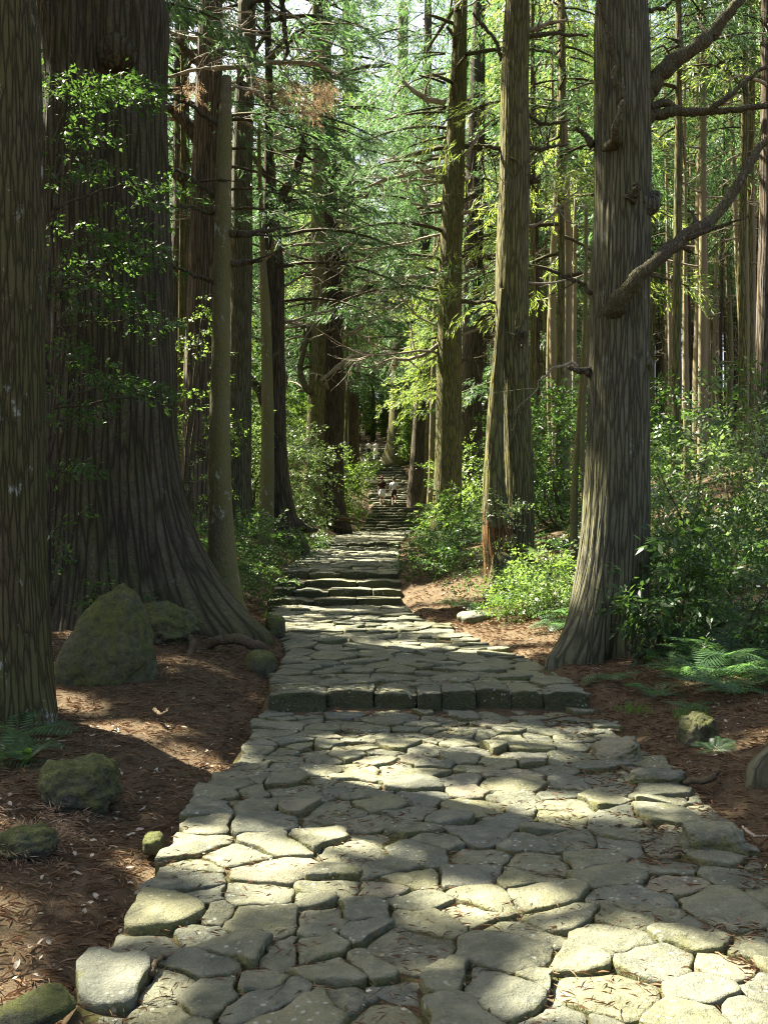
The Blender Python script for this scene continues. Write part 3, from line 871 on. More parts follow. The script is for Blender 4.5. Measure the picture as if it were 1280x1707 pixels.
# patches of sun further up the way, on trunks and shrubs (points with a radius)
LIT3 = [(px(450, 50, 21), 1.9), (px(350, 100, 21), 1.1), (px(500, 110, 21), 1.2), (px(885, 985, 12.6), 1.0), (px(850, 1000, 13.5), .7), (px(835, 600, 16.3), .5), (px(835, 450, 16.3), .5), (px(838, 250, 16.3), .5), (px(838, 800, 16.3), .4), (px(735, 700, 28.7), .7), (px(735, 450, 28.7), .6),
        (px(735, 860, 28.7), .5), (px(1055, 1025, 10.1), .35), (px(440, 780, 21), .4), (px(490, 780, 26), 1.3), (px(415, 800, 23), 1.2), (px(525, 780, 39.5), .9), (px(500, 165, 21), 1.2),
        (px(1170, 760, 11), .4), (px(620, 760, 88), 1.5), (px(650, 850, 57), 1.8), (px(600, 960, 22), 1.2), (px(590, 900, 33), 2.0), (px(640, 880, 45), 2.2), (px(560, 1000, 16.5), .9),
        (px(1020, 960, 10.2), .25), (px(600, 330, 36), 2.2), (px(560, 450, 32), 1.8), (px(640, 200, 42), 2.5), (px(700, 590, 29.5), 1.2), (px(520, 120, 30), 2.0), (px(450, 330, 24), 1.2), (px(930, 300, 24), 2.0), (px(620, 90, 48), 3.0), (px(1190, 500, 30), 2.0), (px(640, 820, 62), 1.6), (px(650, 800, 70), 1.6), (px(560, 600, 36), 1.5), (px(1120, 200, 20), 1.5), (px(480, 900, 27), 1.0), (px(740, 1000, 16), .8), (px(700, 940, 22), .8), (px(1190, 1090, 8.5), .3), (px(150, 170, 9.8), .45)]
LITP = np.array([[a, b, c, d, e] for a, b, c, d, e in LIT])
def sun_gap(P, pad=0.30):
    if len(P) > 4000: return np.concatenate([sun_gap(q, pad) for q in np.array_split(P, len(P) // 4000 + 1)])
    """True for points that stand in the way of a gap of sun"""
    t = (P[:, 2:3] - LITP[None, :, 2]) / SUN[2]
    gx_ = P[:, 0:1] - t * SUN[0] - LITP[None, :, 0]
    gy_ = P[:, 1:2] - t * SUN[1] - LITP[None, :, 1]
    bad = (((gx_ / (LITP[None, :, 3] + pad)) ** 2 + (gy_ / (LITP[None, :, 4] + pad)) ** 2) < 1) & (t > 0.3)
    bad &= vnoise(np.stack([gx_ * 6.5 + LITP[None, :, 0] * 5, gy_ * 6.5 + LITP[None, :, 1] * 5, np.zeros_like(gx_)], -1), 7) > -0.36
    out = bad.any(1)
    for c, r in LIT3:
        d = P - c[None, :]
        s = d @ SUN
        perp = np.linalg.norm(d - s[:, None] * SUN[None, :], axis=1)
        out |= (perp < r + pad * 0.8) & (s > 1.2)
    return out

# ------------------------------------------------------------------ trunks, limbs, crowns
BARK_MAP = {}
def trunk_shape(rows, Y, top, seed, seg=24, ridge=0.0, ridge_k=8.0, lobes=(), lobe_h=1.0, wob=0.02, vis=0.12, ground=None):
    """rows: photo (y, x, width); returns vertices about the foot, the faces, and functions for the centre and radius at a height"""
    zz = np.array([CAMZ - (r[0] - HOR) * Y / F for r in rows]); xx = np.array([(r[1] - 640.0) * Y / F for r in rows]); rr = np.array([r[2] * 0.5 * Y / F for r in rows])
    o = np.argsort(zz); zz, xx, rr = zz[o], xx[o], rr[o]
    gz = on_ground(xx[0], Y) if ground is None else ground
    z0 = min(gz, zz[0]) - 0.3
    ztop = zz[-1]
    zz = np.concatenate([[z0], zz]); xx = np.concatenate([[xx[0]], xx]); rr = np.concatenate([[rr[0] * 1.06], rr])
    if top > ztop:
        zz = np.append(zz, top); xx = np.append(xx, xx[-1] + (xx[-1] - xx[-2]) * 0.3); rr = np.append(rr, max(0.03, rr[-1] * 0.12))
    zs = np.concatenate([np.arange(z0, min(ztop, top), vis), np.linspace(min(ztop, top), top, 14)]) if top > ztop else np.arange(z0, ztop, vis)
    zs = np.unique(zs)
    k = max(3, int(0.5 / vis))
    def sm(v):
        f = np.interp(zs, zz, v)
        p = np.pad(f, (k, k), 'edge')
        return np.convolve(p, np.ones(2 * k + 1) / (2 * k + 1), 'same')[k:-k]
    cx, rad = sm(xx), sm(rr)
    n1 = vnoise(np.stack([zs * 0.55, zs * 0 + seed, zs * 0], -1), 1) * wob
    n2 = vnoise(np.stack([zs * 0.55, zs * 0 + seed, zs * 0 + 9], -1), 2) * wob
    th = np.arange(seg) / seg * 2 * math.pi
    c, s = np.cos(th), np.sin(th)
    f = np.ones((len(zs), seg))
    hz = zs - gz
    for (a, amp, wd) in lobes:
        dd = np.abs((th - a + math.pi) % (2 * math.pi) - math.pi)
        f += amp * np.exp(-(dd / wd) ** 2)[None, :] * np.exp(-np.maximum(hz, 0) / lobe_h)[:, None] ** 1.3
    P = np.stack([np.broadcast_to(c[None, :] * 1.5, f.shape), np.broadcast_to(s[None, :] * 1.5, f.shape), np.broadcast_to(zs[:, None] * 0.5, f.shape)], -1)
    f = f * (1 + 0.05 * fbm(P + seed, seed, 3))
    if ridge > 0:
        Q = np.stack([np.broadcast_to(c[None, :] * ridge_k, f.shape), np.broadcast_to(s[None, :] * ridge_k, f.shape), np.broadcast_to(zs[:, None] * 0.7, f.shape)], -1)
        rn = 1 - 2.2 * np.abs(vnoise(Q + seed, seed + 3))
        rn2 = vnoise(Q * 2.3 + seed, seed + 5)
        br = 0.65 + 0.5 * vnoise(Q * np.array([.6, .6, 2.2]) + seed, seed + 8)      # the plates break off here and there
        Rm = rad[:, None] * f + ridge * np.clip(rn, -1, 1) * br + ridge * 0.4 * rn2 + ridge * 0.9 * fbm(Q * np.array([.5, .5, 3.0]) + seed, seed + 9, 3) * (0.4 + np.exp(-np.maximum(hz, 0) / 1.2))[:, None]
    else:
        Rm = rad[:, None] * f
    V = np.stack([cx[:, None] + n1[:, None] + Rm * c[None, :], n2[:, None] + Rm * s[None, :], np.broadcast_to(zs[:, None], f.shape)], -1)
    foot = np.array([xx[0], Y, gz])
    rb = float(np.interp(gz + 3.0, zs, rad))
    B = np.stack([np.broadcast_to(rb * c[None, :], f.shape), np.broadcast_to(rb * s[None, :], f.shape), np.broadcast_to(zs[:, None], f.shape)], -1).reshape(-1, 3)
    B = np.concatenate([B, [B[:seg].mean(0), B[-seg:].mean(0)]])
    Vv, Fc = ring_faces(V, True)
    BARK_MAP[len(Vv)] = B
    Vv = Vv + np.array([0, Y, 0]) - foot
    cen = lambda z: np.array([np.interp(z, zs, cx + n1), Y + np.interp(z, zs, n2), z])
    rd = lambda z: float(np.interp(z, zs, rad))
    return Vv, Fc, foot, cen, rd

def limb(pts, radii, seed=1, seg=8, wig=0.03, n=None):
    n = n or max(6, len(pts) * 6)
    P = spline(pts, n)
    r = np.interp(np.linspace(0, 1, n), np.linspace(0, 1, len(radii)), radii)
    rr = np.random.default_rng(seed)
    w = np.cumsum(rr.normal(0, wig, (n, 3)), 0); w -= np.linspace(0, 1, n)[:, None] * w[-1]
    w[0] = 0
    r = r * (1 + 0.16 * vnoise(np.stack([np.linspace(0, n * .3, n), np.full(n, seed * 1.3), np.zeros(n)], -1), 3))
    return tube(P + w, r, seg), P + w, r

def twiggy(start, d, L, r, seed, twigs=6, curve=0.25, up=0.0, seg=6, lvl=1):
    """a bare crooked branch with side twigs"""
    rr = np.random.default_rng(seed)
    n = 12
    d = unit(np.asarray(d, float))
    p = np.array(start, float); P = [p.copy()]
    dd = d.copy()
    bend = rr.normal(0, 0.5, 3) * curve
    for k in range(n):
        dd = unit(dd + rr.normal(0, 0.16, 3) * (curve * 3) + bend * 0.18 + np.array([0, 0, up * (0.10 if k > 4 else -0.05)]))
        p = p + dd * L / n; P.append(p.copy())
    P = np.array(P)
    R_ = r * (1 - np.linspace(0, 1, len(P)) ** 1.2 * 0.85)
    parts = [tube(P, R_, seg)]
    if lvl > 0:
        for k in range(twigs):
            i = rr.integers(3, len(P) - 1)
            q = unit(P[i] - P[i - 1]) * 0.7 + unit(rr.normal(size=3)) * 0.9
            V, Fc, _ = join(twiggy(P[i], q, L * rr.uniform(0.2, 0.5), R_[i] * 0.6, seed * 13 + k, 3, curve, up, 4, lvl - 1))
            parts.append((V, Fc))
    return parts

def crown_arrays(foot, z0, z1, rad, n_br, step, seed, templates, sc=1.0, gaps=False, wood=True, cx=None, dens=1.0, droop=0.28, az=None):
    """limbs and their sprays round an upright stem; foot in world (or local) space, heights above it. 0 = foliage, 1 = wood"""
    r = np.random.default_rng(seed)
    pos, dirs, scs, wd = [], [], [], []
    for k in range(n_br):
        u = ((k + r.uniform()) / n_br) ** 0.85
        z = z0 + (z1 - z0) * u
        a = r.uniform(0, 2 * math.pi) if az is None else r.uniform(*az)
        L = rad * (1 - u) ** 0.55 * r.uniform(0.6, 1.12) + 0.35
        n = max(4, int(L / 0.45))
        t = np.linspace(0, 1, n + 1)
        ca, sa = math.cos(a), math.sin(a)
        rise = r.uniform(0.05, 0.30)
        lx = L * t; lz = L * (rise * t - (droop + rise * 0.6) * t * t)
        bend = r.normal(0, 0.12) * L * t * t
        C = np.stack([foot[0] + ca * lx - sa * bend, foot[1] + sa * lx + ca * bend, foot[2] + z + lz], -1)
        if wood: wd.append(tube(C, 0.045 * (L / 3) * (1 - t * 0.85) + 0.006, 4, False))
        m = int(max(3, L / step * 1.6 * dens))
        tt = r.uniform(0.22, 1.0, m) ** 0.75
        side = r.normal(0, 0.26, m) * (0.25 + 0.75 * tt) * min(L, 3.0)
        px_ = np.interp(tt, t, C[:, 0]) - sa * side; py_ = np.interp(tt, t, C[:, 1]) + ca * side; pz_ = np.interp(tt, t, C[:, 2]) - np.abs(side) * 0.22 + r.normal(0, 0.10, m)
        pos.append(np.stack([px_, py_, pz_], -1))
        aa = a + np.arctan2(side, L * 0.55) + r.normal(0, 0.35, m)
        dirs.append(np.stack([np.cos(aa), np.sin(aa), r.normal(-0.22, 0.25, m)], -1))
        scs.append(sc * r.uniform(0.65, 1.3, m))
    pos = np.concatenate(pos); dirs = np.concatenate(dirs); scs = np.concatenate(scs)
    Vf, Ff = place(templates, pos, rot_to(dirs, r.normal(0, 0.35, len(pos))), scs, r.integers(0, len(templates), len(pos)))
    if gaps:                                             # sprays cut away so that sun reaches the chosen patches
        K = Vf.reshape(-1, 4, 3)
        K = K[~sun_gap(K.mean(1), 0.12)]
        if templates is SHADE: K = K[~sun_gap(K.reshape(-1, 3), 0.05).reshape(-1, 4).any(1)]
        Vf = K.reshape(-1, 3); Ff = (KF[None] + 4 * np.arange(len(K))[:, None, None]).reshape(-1, 3)
    parts = [(Vf, Ff, 0)]
    if wood:
        V, Fc, _ = join(wd)
        if gaps: Fc = Fc[~sun_gap(V[Fc].mean(1), 0.03)]
        parts.append((V, Fc, 1))
    return join(parts)

def cedar(name, label, cat, rows, Y, top, mat, seed, crown=None, dead=0, dead_z=(3, 9), leaf='cedar', templates=None, group=None, sc=1.0, **kw):
    V, Fc, foot, cen, rd = trunk_shape(rows, Y, top, seed, **kw)
    t = thing(name, label, cat, foot, group)
    link('trunk', mk_mesh('trunk', V, Fc, M[mat], bark=BARK_MAP[len(V)]), t)
    rr = np.random.default_rng(seed + 500)
    for k in range(dead):
        z = rr.uniform(*dead_z)
        a = rr.uniform(0, 2 * math.pi)
        c0 = cen(foot[2] + z); r0 = rd(foot[2] + z)
        d = np.array([math.cos(a), math.sin(a) * 0.7, rr.uniform(-0.15, 0.45)])
        L = rr.uniform(1.0, 2.8) * min(1.6, max(0.7, Y / 28))
        V, Fc, _ = join(twiggy(c0 + unit(d) * r0 * 0.7 - foot, d, L, min(0.05, 0.15 * r0) + 0.012, seed * 100 + k, 6, 0.22, rr.choice([-1, 1])))
        link('branch', mk_mesh('branch', V, Fc, M['twig']), t)
    if crown:
        z0, z1, rad, nb, step = crown
        V, Fc, mi = crown_arrays((cen(foot[2] + z0)[0], Y, foot[2]), z0, z1, rad, nb, step, seed + 9, templates or CEDAR, sc, gaps=True)
        link('crown', mk_mesh('crown', V - foot, Fc, [M[leaf], M['limb']], mi), t)
    return t, foot, cen, rd

def add_limb(t, foot, Y, pts, widths, mat='limb', seed=3, twigs=0, seg=8, wig=0.01):
    """a limb drawn through photo points (x, y[, depth offset]) at the tree's own depth"""
    P = [px(p[0], p[1], Y + (p[2] if len(p) > 2 else 0)) - foot for p in pts]
    r = [w * 0.5 * Y / F for w in widths]
    (V, Fc), C, rad = limb(P, r, seed, seg, wig)
    parts = [(V, Fc)]
    rr = np.random.default_rng(seed)
    for k in range(twigs):
        i = rr.integers(len(C) // 3, len(C) - 1)
        d = unit(C[i] - C[i - 1]) * 0.6 + unit(rr.normal(size=3))
        V2, F2, _ = join(twiggy(C[i], d, rr.uniform(0.3, 0.9) * Y / 14, rad[i] * 0.5, seed * 7 + k, 4, 0.25, 0, 4))
        parts.append((V2, F2))
    V, Fc, _ = join(parts)
    return link('branch', mk_mesh('branch', V, Fc, M[mat]), t)
# ------------------------------------------------------------------ the trees one can name
# near trunk at the frame's edge
t, foot, cen, rd = cedar('cedar_tree', 'straight brown flaky trunk standing closest, beside the fern and round mossy rock', 'tree',
    [(1225, 20, 150), (1150, 18, 138), (1000, 17, 126), (600, 15, 118), (0, 12, 112)], 7.6, 21, 'bark_front', 3, (10, 21, 3.6, 26, .5), seg=90, ridge=0.006, ridge_k=13, vis=0.06,
    lobes=((-0.5, .18, .4), (1.2, .2, .5), (-2.2, .2, .5)), lobe_h=0.35, templates=CEDAR_FAR)
# the giant
t, foot, cen, rd = cedar('giant_cedar', 'giant ancient cedar with deep furrowed bark, the thickest trunk, flaring into a broad root', 'tree',
    [(1055, 185, 300), (960, 182, 268), (880, 180, 246), (800, 178, 234), (700, 178, 224), (600, 178, 216), (400, 176, 206), (200, 175, 200), (0, 178, 206)], 11.8, 30, 'bark_giant', 5,
    (12, 30, 5.5, 34, .5), seg=220, ridge=0.022, ridge_k=9.5, vis=0.09, ground=0.30,
    lobes=((-0.28, 0.92, .50), (0.9, .35, .4), (-1.45, .22, .35), (-2.3, .35, .45), (2.6, .4, .5)), lobe_h=1.25, templates=CEDAR_FAR, sc=1.3)
GI = (t, foot)
V, Fc = rock_shape((0.42, 0.34, 0.40), 14, 2.2, 0.25, 1.8, 3)
link('burl', mk_mesh('burl', V + px(195, 88, 11.05) - foot, Fc, M['bark_giant']), t)
for pts, w in ((((338, 1094, -1.35), (362, 1070, -1.4), (395, 1064, -1.42), (428, 1080, -1.4), (440, 1098, -1.38)), (8, 15, 20, 15, 7)),
               (((318, 1062, -1.4), (322, 1078, -1.6), (312, 1100, -1.9), (318, 1128, -2.2)), (9, 12, 9, 4)),
               (((270, 1085, -1.6), (300, 1100, -1.8), (292, 1130, -2.2)), (8, 8, 4)),
               (((300, 1140, -2.5), (312, 1156, -2.6), (328, 1166, -2.7)), (7, 6, 3)),
               (((355, 1100, -1.6), (330, 1110, -1.8), (345, 1130, -2.0)), (8, 7, 3))):
    P = [px(a, b, 11.8 + c) for a, b, c in pts]
    (V, Fc), _, _ = limb([p - foot for p in P], [x * .5 * 10.6 / F for x in w], 4, 10, 0.012)
    link('root', mk_mesh('root', V, Fc, M['root']), t)

# slim leaning trunk in front of the giant root's end
t, foot, cen, rd = cedar('slim_tree', 'slim smooth mossy trunk with broken top rising beside the giant root', 'tree',
    [(985, 374, 60), (950, 372, 50), (900, 368, 43), (760, 365, 36), (690, 366, 33), (500, 369, 29), (300, 371, 28), (230, 374, 24), (150, 377, 19), (122, 379, 12)], 12.6, 1.0, 'bark_slim', 8, None, seg=32, vis=0.05, wob=0.012,
    lobes=((0.2, .35, .5), (-2.4, .3, .5)), lobe_h=0.18)
add_limb(t, foot, 12.6, [(372, 212), (345, 195), (310, 175), (272, 168)], (11, 8, 6, 3), seed=1, twigs=2)
add_limb(t, foot, 12.6, [(370, 330), (345, 315), (310, 290), (276, 282, .3)], (12, 10, 8, 4), seed=2, twigs=3)
add_limb(t, foot, 12.6, [(366, 356), (330, 352), (296, 348), (262, 352)], (8, 6, 5, 2), seed=3, twigs=2)
add_limb(t, foot, 12.6, [(364, 474), (335, 465), (305, 450), (280, 446)], (10, 7, 6, 3), seed=4, twigs=1)
add_limb(t, foot, 12.6, [(376, 392), (410, 388), (450, 382), (492, 377)], (14, 12, 8, 3), seed=5, twigs=3)
add_limb(t, foot, 12.6, [(378, 437), (410, 432), (438, 434)], (12, 11, 7), seed=6, twigs=1)
add_limb(t, foot, 12.6, [(374, 160), (395, 145), (420, 152), (440, 158)], (7, 5, 4, 2), seed=7, twigs=3, mat='twig')

# young broadleaf evergreen before the giant
Ys = 9.9
t = thing('young_evergreen', 'young glossy-leaved evergreen with a thin dark stem in front of the giant trunk', 'young tree', px(86, 985, Ys))
foot = np.array(t.location)
(V, Fc), C, rad = limb([px(a, b, Ys) - foot for a, b in ((86, 1010), (84, 900), (90, 780), (86, 640), (94, 480), (100, 330), (112, 180), (120, 90))], [12 * .5 * Ys / F, 8 * .5 * Ys / F, 3 * .5 * Ys / F], 2, 8, 0.01)
link('trunk', mk_mesh('trunk', V, Fc, M['bark_dark']), t)
rr = np.random.default_rng(77)
pos, dr, sc_ = [], [], []
for (a, b, rx, ry, n, src) in ((150, 150, 80, 28, 62, 230), (105, 175, 40, 40, 26, 260), (120, 240, 50, 30, 22, 300), (100, 300, 34, 32, 14, 380), (215, 318, 70, 26, 22, 350), (160, 395, 78, 30, 40, 460), (200, 430, 70, 22, 22, 480), (110, 470, 50, 26, 22, 520),
                             (140, 500, 75, 34, 36, 560), (215, 530, 45, 18, 12, 560), (95, 590, 34, 24, 18, 640), (170, 640, 80, 18, 34, 680), (120, 690, 48, 22, 24, 720), (100, 780, 34, 16, 16, 800), (235, 655, 34, 12, 8, 680), (95, 880, 30, 20, 8, 900)):
    for k in range(int(n * .62)):
        p = px(a + np.clip(rr.normal(0, .5), -1.1, 1.1) * rx, b + np.clip(rr.normal(0, .5), -1, 1) * ry, Ys + rr.uniform(-.35, .45))
        pos.append(p); s0_ = px(86, src, Ys)
        d = unit(p - s0_ + rr.normal(0, .15, 3)); d[2] = d[2] * 0.3 - 0.15
        dr.append(d); sc_.append(rr.uniform(.5, .95))
    P0 = px(92, src, Ys) - foot; P1 = px(a, b, Ys + .1) - foot; P2 = px(a + rx * .8, b + ry * .2, Ys) - foot
    (V, Fc), _, _ = limb([P0, P1, P2], [.016, .010, .004], int(a + b), 5, 0.02)
    link('branch', mk_mesh('branch', V, Fc, M['limb']), t)
pos = np.array(pos); V, Fc = place(LEAFY, pos - foot, rot_to(np.array(dr), rr.normal(0, .4, len(pos))), np.array(sc_), rr.integers(0, 4, len(pos)))
link('foliage', mk_mesh('foliage', V, Fc, M['broad'], None, False), t)

# left row, going away
t4 = cedar('cedar_tree', 'tall reddish furrowed cedar trunk partly hidden by the giant one', 'tree', [(900, 332, 80), (800, 334, 64), (600, 335, 54), (300, 345, 48), (100, 351, 42), (0, 353, 38)], 22, 26, 'bark_red', 11, (9.5, 26, 4.4, 60, .5), 3, (7, 11), seg=70, ridge=0.014, ridge_k=10, vis=.15)
add_limb(t4[0], t4[1], 22, [(352, 252), (330, 235), (295, 195), (270, 172)], (26, 22, 18, 14), seed=21, mat='bark_red', wig=.02)
add_limb(t4[0], t4[1], 22, [(340, 318), (315, 300), (290, 285), (268, 275)], (24, 18, 15, 10), seed=22, mat='bark_red', wig=.02)
add_limb(t4[0], t4[1], 22, [(345, 100), (325, 95), (300, 70), (272, 60)], (18, 14, 10, 6), seed=23, wig=.02, twigs=2)
add_limb(t4[0], t4[1], 21, [(275, 128), (340, 118), (395, 116), (430, 108), (470, 104), (520, 104), (548, 118), (560, 124)], (5, 7, 9, 9, 8, 7, 5, 2), seed=24, wig=.012, twigs=9, mat='twig')
add_limb(t4[0], t4[1], 21, [(476, 104), (478, 80), (474, 45), (470, 0), (466, -30)], (5, 7, 8, 9, 10), seed=25, wig=.01, twigs=5, mat='bark_dark')
for k, (a, b) in enumerate(((380, 40), (420, 20), (450, 60), (400, 70), (520, 60), (500, 30), (540, 85), (430, 85), (360, 70), (560, 50))):
    V, Fc, _ = join(twiggy(px(a, b, 21) - t4[1], (rr.choice([-1, 1]), rr.normal(0, .3), rr.normal(0, .3)), 1.2, .022, 900 + k, 7, .3, 0, 5, 2))
    link('branch', mk_mesh('branch', V, Fc, M['twig']), t4[0])
for k, (a, b) in enumerate(((462, 150), (490, 148), (545, 150), (508, 180), (478, 165), (540, 165), (515, 195), (430, 140), (320, 150))):
    n = 9
    pos = px(a, b - 12, 20.9) + rr.normal(0, .07, (n, 3)); dd = np.stack([rr.normal(0, .55, n) + (.25 if k % 2 else -.25), rr.normal(0, .5, n), np.full(n, -1.0)], -1)
    V, Fc = place(DEADSPRAY, pos - t4[1], rot_to(dd, rr.uniform(0, 6, n)), rr.uniform(.4, .75, n), rr.integers(0, 3, n))
    link('withered_foliage', mk_mesh('withered_foliage', V, Fc, M['brown_needles'], None, False), t4[0])

t5 = cedar('cedar_tree', 'grey weathered cedar trunk behind the slim mossy tree', 'tree', [(920, 396, 62), (800, 396, 46), (500, 402, 38), (300, 405, 34), (0, 412, 28)], 24, 27, 'bark_grey', 13, (10, 27, 4.2, 50, .5), 4, (6, 11), seg=50, ridge=.01, ridge_k=9, vis=.16)
t6 = cedar('slim_tree', 'slender pale mossy trunk with a thin bleached top standing beside a dark forked tree', 'tree', [(890, 443, 27), (800, 445, 24), (700, 446, 21), (560, 444, 18), (480, 440, 16), (440, 437, 9), (300, 434, 7), (200, 432, 5)], 21, 1, 'bark_slim', 14, None, seg=20, vis=.09, wob=.02)
add_limb(t6[0], t6[1], 21, [(440, 436), (452, 428), (463, 412), (463, 385)], (6, 8, 9, 7), seed=31, mat='bark_pale', wig=.02)
add_limb(t6[0], t6[1], 21, [(445, 600), (458, 590), (468, 575)], (6, 5, 3), seed=32)
t7 = cedar('cedar_tree', 'dark forked trunk with a root sweeping towards the path', 'tree', [(885, 472, 60), (840, 466, 44), (760, 461, 34), (600, 458, 31), (450, 456, 34), (340, 452, 25), (250, 449, 14), (0, 446, 10)], 24.6, 22, 'bark_dark', 15, (10, 23, 3.6, 46, .5), 3, (6, 10), seg=44, ridge=.006, ridge_k=9, vis=.14,
    lobes=((-.5, .7, .35), (.4, .5, .4)), lobe_h=.45)
add_limb(t7[0], t7[1], 24.6, [(462, 345), (478, 312), (492, 280), (505, 240), (510, 200)], (18, 15, 14, 12, 8), seed=33, mat='bark_dark', twigs=4)
add_limb(t7[0], t7[1], 24.6, [(478, 330), (486, 352), (494, 338)], (4, 4, 2), seed=34)
add_limb(t7[0], t7[1], 24.6, [(446, 680), (428, 645), (408, 625), (402, 600)], (18, 14, 12, 8), seed=35, mat='bark_dark')
add_limb(t7[0], t7[1], 24.6, [(474, 870), (488, 868), (510, 880), (530, 884)], (30, 22, 14, 6), seed=36, mat='bark_dark')
add_limb(t7[0], t7[1], 24.6, [(448, 300), (420, 262), (398, 255), (380, 250)], (9, 7, 5, 3), seed=37, twigs=3)
add_limb(t7[0], t7[1], 24.6, [(466, 660), (474, 640), (473, 612)], (9, 9, 6), seed=38, mat='bark_moss')

t8 = cedar('cedar_tree', 'mossy leaning trunk with a curved goose-neck limb, one of a joined pair', 'tree', [(875, 520, 50), (840, 521, 38), (760, 523, 29), (650, 528, 28), (500, 532, 26), (400, 531, 24), (150, 528, 16), (0, 526, 12)], 39.5, 30, 'bark_moss', 17, (12, 30, 5.2, 66, .55), 9, (5, 14), seg=36, vis=.22)
add_limb(t8[0], t8[1], 39.3, [(521, 655), (508, 645), (500, 622), (502, 600), (508, 575), (514, 545)], (14, 11, 10, 9, 8, 5), seed=41, twigs=7, mat='limb')
add_limb(t8[0], t8[1], 39.3, [(528, 640), (534, 610), (533, 575), (538, 550)], (9, 7, 6, 4), seed=42, twigs=5)
add_limb(t8[0], t8[1], 39.3, [(532, 635), (560, 615), (585, 594), (610, 592)], (7, 6, 5, 3), seed=43, twigs=6, mat='twig')
add_limb(t8[0], t8[1], 39, [(520, 840), (514, 870), (500, 880)], (22, 20, 8), seed=44, mat='bark_moss')
t9 = cedar('cedar_tree', 'dark thick trunk of the joined pair on the bank beside the small post', 'tree', [(875, 548, 66), (840, 548, 52), (700, 553, 40), (500, 553, 35), (400, 550, 31), (200, 546, 22), (0, 541, 15)], 40.5, 31, 'bark_dark', 18, (12, 31, 5.4, 76, .55), 10, (5, 15), seg=44, ridge=.01, ridge_k=10, vis=.22, lobes=((-.6, .4, .5),), lobe_h=.6)
add_limb(t9[0], t9[1], 40, [(560, 425), (575, 410), (592, 402), (600, 385)], (18, 15, 10, 5), seed=45, twigs=6, mat='bark_dark')
add_limb(t9[0], t9[1], 40, [(562, 500), (585, 492), (608, 484), (618, 470)], (16, 13, 9, 4), seed=46, twigs=8, mat='bark_dark')
for k, pts in enumerate((((555, 868), (575, 868), (592, 874)), ((550, 870), (560, 878), (575, 882)), ((560, 862), (590, 866), (608, 872)))):
    add_limb(t9[0], t9[1], 39.5 - .4 * k, pts, (6, 5, 2), seed=47 + k, mat='root')
t10 = cedar('cedar_tree', 'dark straight trunk with a pale sunlit edge near the upper walkers', 'tree', [(775, 588, 27), (740, 587, 22), (600, 586, 20), (300, 584, 16), (0, 582, 12)], 62, 40, 'bark_dark', 19, (13, 40, 6.5, 60, .7), 6, (9, 18), seg=30, vis=.4, templates=CEDAR_FAR)
t11 = cedar('cedar_tree', 'thin pale-edged trunk crowding the dark trunk behind the shrub', 'tree', [(775, 573, 12), (600, 574, 10), (300, 574, 8), (0, 574, 6)], 60, 36, 'bark_moss', 20, (13, 36, 5, 40, .65), 3, (9, 18), seg=18, vis=.5, templates=CEDAR_FAR)

# right row
t15 = cedar('cedar_tree', 'massive straight grey-green cedar with long bare limbs and a split flaring foot', 'tree',
    [(1092, 1010, 150), (1060, 1012, 138), (1020, 1014, 126), (960, 1018, 118), (880, 1022, 109), (800, 1025, 104), (600, 1031, 97), (400, 1036, 93), (200, 1037, 92), (0, 1036, 88)], 10.3, 27, 'bark_grey', 23, (11, 27, 4.5, 34, .5),
    seg=150, ridge=.009, ridge_k=14, vis=.08, lobes=((-2.55, .75, .40), (-.80, .52, .36), (-1.60, -.40, .18), (.9, .3, .5)), lobe_h=.42, templates=CEDAR_FAR)
def L15(pts, w, **k): return add_limb(t15[0], t15[1], 10.3, pts, w, mat=k.pop('mat', 'limb'), wig=k.pop('wig', .011), **k)
L15([(1058, 165), (1085, 140), (1120, 105), (1160, 75), (1200, 35), (1235, -10), (1260, -45)], (46, 34, 27, 24, 22, 19, 15), seed=51, seg=14, twigs=3)
L15([(1060, 195), (1090, 196), (1130, 190), (1170, 188), (1220, 182), (1300, 172)], (32, 19, 15, 13, 11, 8), seed=52, seg=12, twigs=4)
L15([(1062, 185), (1100, 180), (1160, 182), (1210, 165), (1250, 135), (1290, 105)], (22, 13, 11, 9, 8, 6), seed=53, seg=10)
L15([(1012, 530, -.10), (1032, 508, -.34), (1062, 470, -.45), (1090, 440, -.45), (1125, 412, -.4), (1160, 385, -.4), (1200, 350, -.3), (1240, 300, -.3), (1275, 250, -.2), (1310, 190, -.2)], (40, 32, 25, 22, 21, 20, 18, 16, 13, 10), seed=54, seg=14, twigs=5)
L15([(1010, 248, -.12), (1020, 228, -.36), (1028, 180, -.45), (1020, 130, -.42), (1014, 80, -.40), (1004, 30, -.38), (996, -20, -.36)], (22, 13, 10, 9, 10, 8, 7), seed=55, seg=10, twigs=1)
L15([(1060, 345, -.1), (1082, 340, -.12), (1092, 325, -.12)], (46, 34, 18), seed=56, seg=12, mat='bark_grey')
L15([(1048, 335, -.28), (1056, 318, -.36), (1060, 305, -.38)], (22, 13, 6), seed=57, seg=8)
L15([(1074, 610, -.1), (1082, 604, -.14)], (26, 16), seed=58, seg=10, mat='bark_grey')
L15([(988, 242), (970, 228), (955, 218)], (14, 10, 5), seed=59)
L15([(985, 490), (965, 478), (945, 468), (930, 450)], (9, 6, 5, 2), seed=60, twigs=2)
L15([(985, 625), (965, 620), (948, 612)], (14, 11, 7), seed=61)
L15([(1060, 430), (1072, 424), (1085, 420)], (18, 12, 6), seed=62)
L15([(1060, 20), (1100, 12), (1125, 0)], (10, 7, 4), seed=63)

